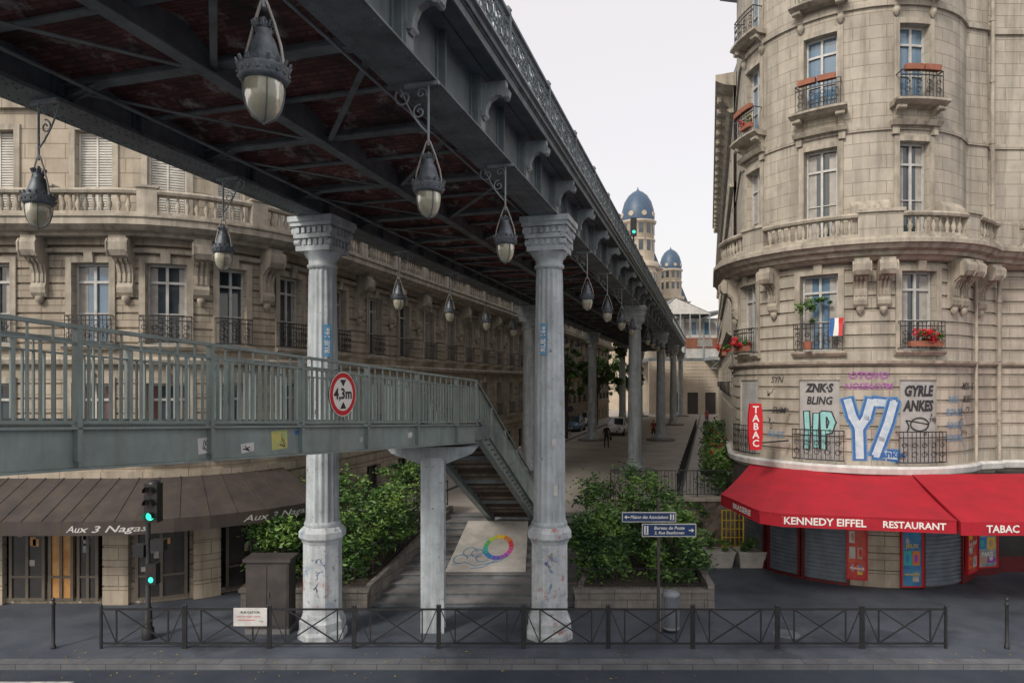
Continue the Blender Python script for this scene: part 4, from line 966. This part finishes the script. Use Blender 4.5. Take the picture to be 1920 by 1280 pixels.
# ================================================================== background buildings
def simple_building(name,path,ztop,floors,wstep,roofm='zinc',zb=ZG,m='stone_far',wn=1.0,cor=.5,first=3.6,fh=3.2,balc=(1,4)):
    P=Path(path); e=empty(name); b=B(); wb=B(); tb=B(); ops=[]
    n=int(P.len/wstep)
    for k in range(n):
        s=(k+.5)*P.len/n
        for f in range(floors):
            z0=zb+first+f*fh+.5; z1=z0+2.1
            if z1>ztop-.5: continue
            ops.append((s-wn/2,s+wn/2,z0,z1)); window(wb,P,s-wn/2,s+wn/2,z0,z1,0,random.choice(['glass','glass_blue','glass']))
            if f%2==0: grille(wb,P,s-wn/2,s+wn/2,z0,.7,fancy=False)
    facade(b,P,[(zb-.1,zb+first,.03)]+courses(zb+first,zb+first+fh,.42,0)+[(zb+first+fh,ztop,0)],ops,m); b.obj('walls',e)
    for f in range(1,floors+1):
        z=zb+first+f*fh
        if z<ztop-1: sweep(tb,P,0,P.len,[(0,z),(.15,z),(.3 if f in balc else .18,z+.15),(0,z+.2)],m)
    sweep(tb,P,0,P.len,[(-.1,ztop-.3),(cor*.5,ztop-.2),(cor,ztop),(cor,ztop+.25),(-.1,ztop+.3)],'stone_trim')
    k=.4
    while k<P.len and cor>.5: console(tb,P,k,ztop-.2,.8,cor*.85,.25); k+=1.4
    tb.obj('cornices',e); wb.obj('windows',e); b=B(); sweep(b,P,0,P.len,[(0,ztop+.3),(-1.0,ztop+3.2),(-5,ztop+4.2),(-9,ztop+3.2),(-9,zb),(-8.9,zb),(-1,ztop+.3)],roofm); b.obj('roof',e)
    return e
a0=AX(1.05,58);a1=AX(1.05,29.45)
simple_building('haussmann_apartment_building',[(a0.x,a0.y),(a1.x,a1.y)],19.3,5,2.8,cor=.75,m='stone_grey')
a0=AX(1.3,96);a1=AX(1.3,58.2)
simple_building('haussmann_apartment_building',[(a0.x,a0.y),(a1.x,a1.y)],20.5,5,3.0,cor=.5)
def domed(name,x,y,r,ztop,body):
    e=empty(name); b=B()
    zd=ztop-2.05*r*1.0
    b.lathe((x,y,0),[(r*1.0,zd),(r*1.03,zd+.5),(r*.98,zd+r*.7),(r*.84,zd+r*1.2),(r*.60,zd+r*1.60),(r*.32,zd+r*1.84),(r*.12,zd+r*1.94),(r*.05,zd+r*2.02),(.02,zd+r*2.2)],'slate',28)
    for k in range(8):
        t=k*math.pi/4+.2; b.tube([(x+r*1.0*math.cos(t),y+r*1.0*math.sin(t),zd+r*.35),(x+r*1.06*math.cos(t),y+r*1.06*math.sin(t),zd+r*.35)],r*.16,'stone_far',12)
    b.obj('dome',e); b=B()
    b.lathe((x,y,0),[(r*1.0,zd-r*2.6),(r*1.0,zd-.5),(r*1.12,zd-.4),(r*1.15,zd-.1),(r*1.0,zd)],'stone_far',28); b.lathe((x,y,0),[(r*1.25,zd-r*2.9),(r*1.3,zd-r*2.6),(r*1.05,zd-r*2.58)],'stone_far',28)
    b.lathe((x,y,0),[(r*1.1,ZG),(r*1.1,zd-r*2.9)],'stone_far',28)
    for zz in (zd-r*.55,zd-r*1.6,zd-r*3.6,zd-r*4.8):
        for k in range(12):
            t=k*math.pi/6; rr=(r if zz>zd-r*2.5 else r*1.1)+.02; c=Vector((x+rr*math.cos(t),y+rr*math.sin(t),zz)); tt=Vector((-math.sin(t),math.cos(t),0)); nn=Vector((math.cos(t),math.sin(t),0))
            b.obox(c-tt*r*.13-Vector((0,0,r*.3)),tt*r*.26,nn*.03,(0,0,r*.6),'glass'); b.obox(c-tt*r*.2+Vector((0,0,r*.34)),tt*r*.4,nn*.12,(0,0,r*.1),'stone_far')
    b.obj('drum',e)
    x0,x1,y0,zt=body; P=Path([(x0,y0+9),(x0,y0),(x1,y0),(x1,y0+9)]); w=B();wl=B();ops=[]; tb=B()
    n=int((x1-x0)/2.4)
    for k in range(n):
        s=9+(k+.5)*(x1-x0)/n; z=3.5
        while z<zt-2.6: ops.append((s-.5,s+.5,z+ZG,z+ZG+2)); window(w,P,s-.5,s+.5,z+ZG,z+ZG+2,0,'glass'); z+=3.1
    facade(wl,P,[(ZG,zt,0)],ops,'stone_far'); wl.obj('walls',e); w.obj('windows',e); sweep(tb,P,0,P.len,[(0,zt-.3),(.5,zt),(.5,zt+.2),(0,zt+.25)],'stone_far'); tb.obj('cornice',e)
    b=B(); b.hexa([Vector(p) for p in ((x0,y0,zt+.2),(x1,y0,zt+.2),(x1,y0+9,zt+.2),(x0,y0+9,zt+.2),(x0+1,y0+1.2,zt+3.5),(x1-1,y0+1.2,zt+3.5),(x1-1,y0+8,zt+3.5),(x0+1,y0+8,zt+3.5))],'slate'); b.obj('roof',e)
domed('domed_apartment_building',21.2,115,2.7,38.6,(17,25.5,117,25.5))
domed('domed_apartment_building',30.2,130,2.0,31.6,(26,34,132,21.5))
e=empty('metro_station'); b=B()
P=Path([(20,100.2),(20,99.6),(31.6,99.6),(31.6,100.2)]); ops=[(3+.6+k*2.6,4.6+.6+k*2.6,ZG+.05,ZG+3.2) for k in range(3)]
facade(b,P,courses(ZG,9.2,.5,0),ops,'stone_far'); 
for o in ops: fbox(b,P,o[0],o[1],o[2],o[3],-.3,-.26,'brown_dark')
b.box(20,31.6,99.9,112,9.2,9.7,'steel_dark'); b.obj('abutment_wall',e)
b=B(); b.box(25.4,31.2,101,112,9.71,15.6,'off_white')
for k in range(6): b.box(25.6+k*.95,26.3+k*.95,100.94,100.99,13.2,15.0,'glass_blue' if k%2 else 'curtain')
b.box(25.4,31.2,100.9,100.98,11.2,12.7,'terracotta'); b.box(27.4,29.6,100.82,100.89,11.4,12.5,'curtain')
for q in (25.5,28.3,31.1): b.box(q-.12,q+.12,100.8,100.89,9.7,15.6,'steel_light')
b.obj('walls',e)
b=B(); b.hexa([Vector(p) for p in ((25.0,99.8,15.6),(31.9,99.8,16.6),(31.9,113,16.6),(25.0,113,15.6),(25.0,99.8,15.9),(31.9,99.8,16.9),(31.9,113,16.9),(25.0,113,15.9))],'zinc')
b.f([(23.6,98.5,18.4),(29.0,98.5,16.0),(29.0,112,16.0),(23.6,112,18.4)],'zinc'); b.f([(23.6,98.5,18.4),(21.0,98.5,16.0),(21,112,16.0),(23.6,112,18.4)],'zinc'); b.f([(21,98.6,16.0),(29,98.6,16.0),(23.6,98.6,18.3)],'off_white')
for k in range(6): b.beam((21.5+k*1.4,98.5,12.4),(21.5+k*1.4,98.5,16.0),.15,.15,'steel_light')
b.box(28,33,96,99.5,9.3,9.75,'steel_light'); 
for k in range(4): b.beam((28+k*1.4,96,8.2),(29.4+k*1.4,96,9.3),.12,.12,'steel'); b.beam((29.4+k*1.4,96.2,8.2),(28+k*1.4,96.2,9.3),.12,.12,'steel')
b.box(28,33,95.9,96.3,8.05,8.2,'steel_light'); b.obj('roofs_and_platform',e)
b=B(); b.lathe((30.2,96.2,0),[(.5,ZG),(.4,ZG+.5),(.36,7.4),(.6,8.04)],'column_paint',16); b.obj('station_column')
simple_building('haussmann_apartment_building',[(-30,128),(16.8,128)],24,6,3.2)
b=B(); p=V(GR+.2,34,11.5); b.tube([p,p+Vector((0,0,2.6))],.05,'black_iron',6); b.box(p.x-.14,p.x+.14,p.y-.12,p.y+.05,p.z+1.9,p.z+2.8,'black_iron')
b.f([Vector((p.x+.08*math.cos(t),p.y-.13,p.z+2.1+.08*math.sin(t))) for t in [j*.785 for j in range(8)]],'green_light'); b.obj('railway_signal')

# ================================================================== cars
def car(name,x,y,heading,paint):
    b=B(); c,s=math.cos(heading),math.sin(heading)
    T=lambda p:(x+p[0]*c-p[1]*s,y+p[0]*s+p[1]*c,ZG+p[2])
    st=[(-2.0,.62,.35,.62,.80),(-1.95,.80,.28,.85,.95),(-1.5,.86,.22,.90,1.02),(-.5,.88,.20,.92,1.0),(.6,.88,.20,.90,.98),(1.2,.86,.22,.86,.95),(1.75,.80,.26,.72,.80),(2.0,.66,.32,.58,.64)]
    rows=[]
    for (X,w,zb,zm,zt) in st: rows.append([T(q) for q in ((X,-w*.9,zb),(X,-w,zb+.15),(X,-w,zm*.8),(X,-w*.93,zm),(X,-w*.6,zt),(X,0,zt+.02),(X,w*.6,zt),(X,w*.93,zm),(X,w,zm*.8),(X,w,zb+.15),(X,w*.9,zb))])
    b.grid(rows,paint,closed=True); b.f(rows[0],paint); b.f(rows[-1][::-1],paint)
    gt=[(-1.25,.60,1.46),(-.9,.62,1.50),(.05,.62,1.50),(.3,.60,1.46)]
    lo=[(-1.75,.76,.95),(-1.3,.80,.97),(.5,.80,.96),(1.1,.74,.93)]
    for sd in (-1,1):
        b.grid([[T((X,sd*w,z)) for X,w,z in lo],[T((X,sd*w,z)) for X,w,z in gt]],'glass',smooth=False)
        for i in range(4): b.beam(T((lo[i][0],sd*(lo[i][1]+.005),lo[i][2])),T((gt[i][0],sd*(gt[i][1]+.005),gt[i][2])),.06,.05,paint)
        for X in (-1.25,1.3):
            b.tube([T((X,sd*.70,.31)),T((X,sd*.885,.31))],.31,'tyre',18); b.tube([T((X,sd*.88,.31)),T((X,sd*.90,.31))],.19,'chrome',12)
        b.obox(T((.75,sd*.92-.07,.98)),Vector(T((.2,0,0)))-Vector(T((0,0,0))),Vector(T((0,.14,0)))-Vector(T((0,0,0))),(0,0,.13),paint)
        b.tube([T((1.93,sd*.55,.62)),T((2.02,sd*.52,.60))],.11,'chrome',10)
        b.tube([T((-2.02,sd*.6,.75)),T((-1.96,sd*.6,.75))],.09,'red',8)
    for sgn in (0,-1): b.f([T((lo[sgn][0],-lo[sgn][1],lo[sgn][2])),T((lo[sgn][0],lo[sgn][1],lo[sgn][2])),T((gt[sgn][0],gt[sgn][1],gt[sgn][2])),T((gt[sgn][0],-gt[sgn][1],gt[sgn][2]))],'glass')
    b.grid([[T((X,w*k,z+.01*(1-k*k))) for k in (-1,-.5,0,.5,1)] for X,w,z in gt],paint)
    b.obox(T((2.0,-.4,.36)),Vector(T((.02,0,0)))-Vector(T((0,0,0))),Vector(T((0,.8,0)))-Vector(T((0,0,0))),(0,0,.14),'black'); b.obox(T((2.025,-.26,.38)),Vector(T((.01,0,0)))-Vector(T((0,0,0))),Vector(T((0,.52,0)))-Vector(T((0,0,0))),(0,0,.11),'white')
    b.obj(name)
car('parked_car',9.6,62,math.radians(-110),'car_white'); car('parked_car',6.0,66,math.radians(-106),'car_blue'); car('parked_car',7.6,74,math.radians(-106),'car_white')

# ================================================================== people
def person(x,y,z,head,h,top,bot,stride=.2,arm=.25,hair='hair',bag=False,short=False,shoes='black'):
    k=h/1.75
    J={'pel':((0,0,.95),(.14,.10)),'sp':((0,0,1.12),(.125,.09)),'ch':((0,-.01,1.33),(.15,.10)),'nk':((0,.0,1.47),(.055,.055)),'h1':((0,-.02,1.55),(.07,.075)),'h2':((0,-.01,1.64),(.085,.10)),'h3':((0,0,1.71),(.065,.075))}
    E=[('pel','sp'),('sp','ch'),('ch','nk'),('nk','h1'),('h1','h2'),('h2','h3')]
    hands=[]
    for s,n in ((-1,'L'),(1,'R')):
        f=s*stride
        J['hip'+n]=((s*.09,0,.88),(.095,.095)); J['kn'+n]=((s*.10,-f*.55-.02,.49),(.062,.062)); J['an'+n]=((s*.10,-f+.02,.09),(.04,.04)); J['to'+n]=((s*.11,-f-.15,.035),(.042,.03))
        g=-s*arm
        J['sh'+n]=((s*.175,0,1.40),(.062,.06)); J['el'+n]=((s*.235,-g*.4+.03,1.12),(.042,.042)); J['wr'+n]=((s*.24,-g*.9-.03,.90),(.028,.028)); J['ha'+n]=((s*.24,-g*.95-.05,.83),(.036,.02))
        E+=[('pel','hip'+n),('hip'+n,'kn'+n),('kn'+n,'an'+n),('an'+n,'to'+n),('ch','sh'+n),('sh'+n,'el'+n),('el'+n,'wr'+n),('wr'+n,'ha'+n)]
        hands.append((s,Vector(J['ha'+n][0])))
    names=list(J); me=bpy.data.meshes.new('p'); me.from_pydata([J[n][0] for n in names],[(names.index(a),names.index(c)) for a,c in E],[])
    ob=bpy.data.objects.new('p',me); scene.collection.objects.link(ob); sk=ob.modifiers.new('s','SKIN'); sk.use_smooth_shade=True
    for i,n in enumerate(names): me.skin_vertices[0].data[i].radius=J[n][1]; me.skin_vertices[0].data[i].use_root=(i==0)
    su=ob.modifiers.new('u','SUBSURF'); su.levels=1
    dg=bpy.context.evaluated_depsgraph_get(); dg.update(); em=ob.evaluated_get(dg).to_mesh(); b=B()
    c,s_=math.cos(head),math.sin(head)
    T=lambda v:(x+(v[0]*c-v[1]*s_)*k,y+(v[0]*s_+v[1]*c)*k,z+v[2]*k)
    for v in em.vertices: b.v.append(T(v.co))
    for p in em.polygons:
        q=p.center
        if q.z>1.45: m='skin' if (q.z<1.66 and q.y<.02) or q.z<1.50 else hair
        elif abs(q.x)>.19 and q.z<(1.15 if short else .93): m='skin'
        elif q.z>.90: m=top
        elif q.z<.075: m=shoes
        elif short and q.z<.52: m='skin'
        else: m=bot
        b.fa.append(tuple(p.vertices)); b.m.append(b.mi(m)); b.uv.append(None); b.sm.append(True)
    ob.evaluated_get(dg).to_mesh_clear(); bpy.data.objects.remove(ob)
    for s,hp in hands:
        for f in range(4): b.tube([T(hp+Vector((-s*.005,-.026+f*.017,-.02))),T(hp+Vector((-s*.01,-.03+f*.018,-.06))),T(hp+Vector((-s*.025,-.03+f*.018,-.09+abs(f-1.4)*.008)))],[.009*k,.008*k,.006*k],'skin',5)
        b.tube([T(hp+Vector((0,-.03,.0))),T(hp+Vector((-s*.01,-.055,-.03))),T(hp+Vector((-s*.015,-.055,-.055)))],[.011*k,.009*k,.007*k],'skin',5)
    b.f([T((-.015,-.10,1.60)),T((.015,-.10,1.60)),T((0,-.125,1.595))],'skin'); b.f([T((-.012,-.1,1.6)),T((0,-.125,1.595)),T((0,-.1,1.64))],'skin'); b.f([T((.012,-.1,1.6)),T((0,-.125,1.595)),T((0,-.1,1.64))],'skin')
    for s in (-1,1): b.lathe(T((s*.032,-.098,1.635)),[(.002,-.008),(.009,0),(.002,.008)],'black',6); b.lathe(T((s*.085,0,1.62)),[(.005,-.03),(.015,0),(.005,.03)],'skin',6)
    b.beam(T((-.022,-.10,1.572)),T((.022,-.10,1.572)),.006,.007,'cloth_red')
    if bag: b.obox(T((.26,-.12,.55)),Vector(T((.1,0,0)))-Vector(T((0,0,0))),Vector(T((0,.26,0)))-Vector(T((0,0,0))),(0,0,.25),'cloth_black'); b.tube([T((.31,-.1,.8)),T((.3,0,1.0)),T((.31,.1,.8))],.012,'cloth_black',5)
    b.obj('pedestrian')
person(6.85,49.5,ZG,.1,1.76,'cloth_black','cloth_black',.16,.12,bag=True)
person(11.6,56,ZG,.2,1.72,'cloth_red','cloth_black',.12,.1,short=True); person(12.35,56.5,ZG,-.2,1.70,'cloth_tan','cloth_blue',.1,.15,short=True)
person(14.9,48.5,ZG+.05,3.2,1.82,'cloth_blue','cloth_black',.24,.25)
person(17.2,58,ZG+.05,3.0,1.80,'cloth_white','cloth_blue',.2,.2); person(16.2,57,ZG+.05,.2,1.74,'cloth_black','cloth_blue',.2,.2); person(18.3,61,ZG+.05,.1,1.74,'cloth_white','cloth_black',.18,.2)
person(8.0,69,ZG,1.2,1.75,'cloth_blue','cloth_black',.1,.2); person(21.4,75,ZG+.05,3.1,1.75,'cloth_red','cloth_blue',.2,.2)
for (L,Y) in ((-12.2,60),(-12.2,70)):
    p=AX(L,Y,ZG); b=B(); b.tube([p,p+Vector((0,0,2.6))],.04,'zinc',6); q=p+Vector((0,-.06,2.4)); b.f([q+Vector((.28*math.cos(t),0,.28*math.sin(t))) for t in [2*math.pi*j/20 for j in range(20)]],'blue_sign'); b.beam(q+Vector((-.16,-.01,.16)),q+Vector((.16,-.01,-.16)),.01,.05,'red'); b.obj('traffic_sign')

# ================================================================== light, world, camera
w=bpy.data.worlds.new('World'); scene.world=w; w.use_nodes=True; nt=w.node_tree; N=nt.nodes; L=nt.links
bg=N['Background']; sky=N.new('ShaderNodeTexSky'); sky.sky_type='NISHITA'; sky.sun_disc=False
el,az=math.radians(38),math.radians(218)
sky.sun_elevation=el; sky.sun_rotation=az; sky.dust_density=4; sky.air_density=1.2
L.new(sky.outputs[0],bg.inputs[0]); bg.inputs[1].default_value=.05
bg2=N.new('ShaderNodeBackground'); bg2.inputs[0].default_value=(1,.925,.885,1); bg2.inputs[1].default_value=.80
ad=N.new('ShaderNodeAddShader'); L.new(bg.outputs[0],ad.inputs[0]); L.new(bg2.outputs[0],ad.inputs[1]); L.new(ad.outputs[0],N['World Output'].inputs[0])
sd=bpy.data.lights.new('sun','SUN'); sd.energy=2.0; sd.angle=math.radians(11); sd.color=(1,.93,.84)
so=bpy.data.objects.new('sun',sd); scene.collection.objects.link(so)
dv=Vector((math.sin(az)*math.cos(el),math.cos(az)*math.cos(el),math.sin(el))); so.rotation_euler=dv.to_track_quat('Z','Y').to_euler(); so.location=(-20,-20,40)
cd=bpy.data.cameras.new('camera'); cd.lens=24; cd.sensor_width=36; cd.shift_y=75/1920; cd.clip_end=3000; cd.clip_start=.05
co=bpy.data.objects.new('camera',cd); scene.collection.objects.link(co); co.location=(0,0,6.25); co.rotation_euler=(math.pi/2,0,0); scene.camera=co
scene.view_settings.view_transform='Standard'; scene.view_settings.look='None'; scene.view_settings.exposure=0
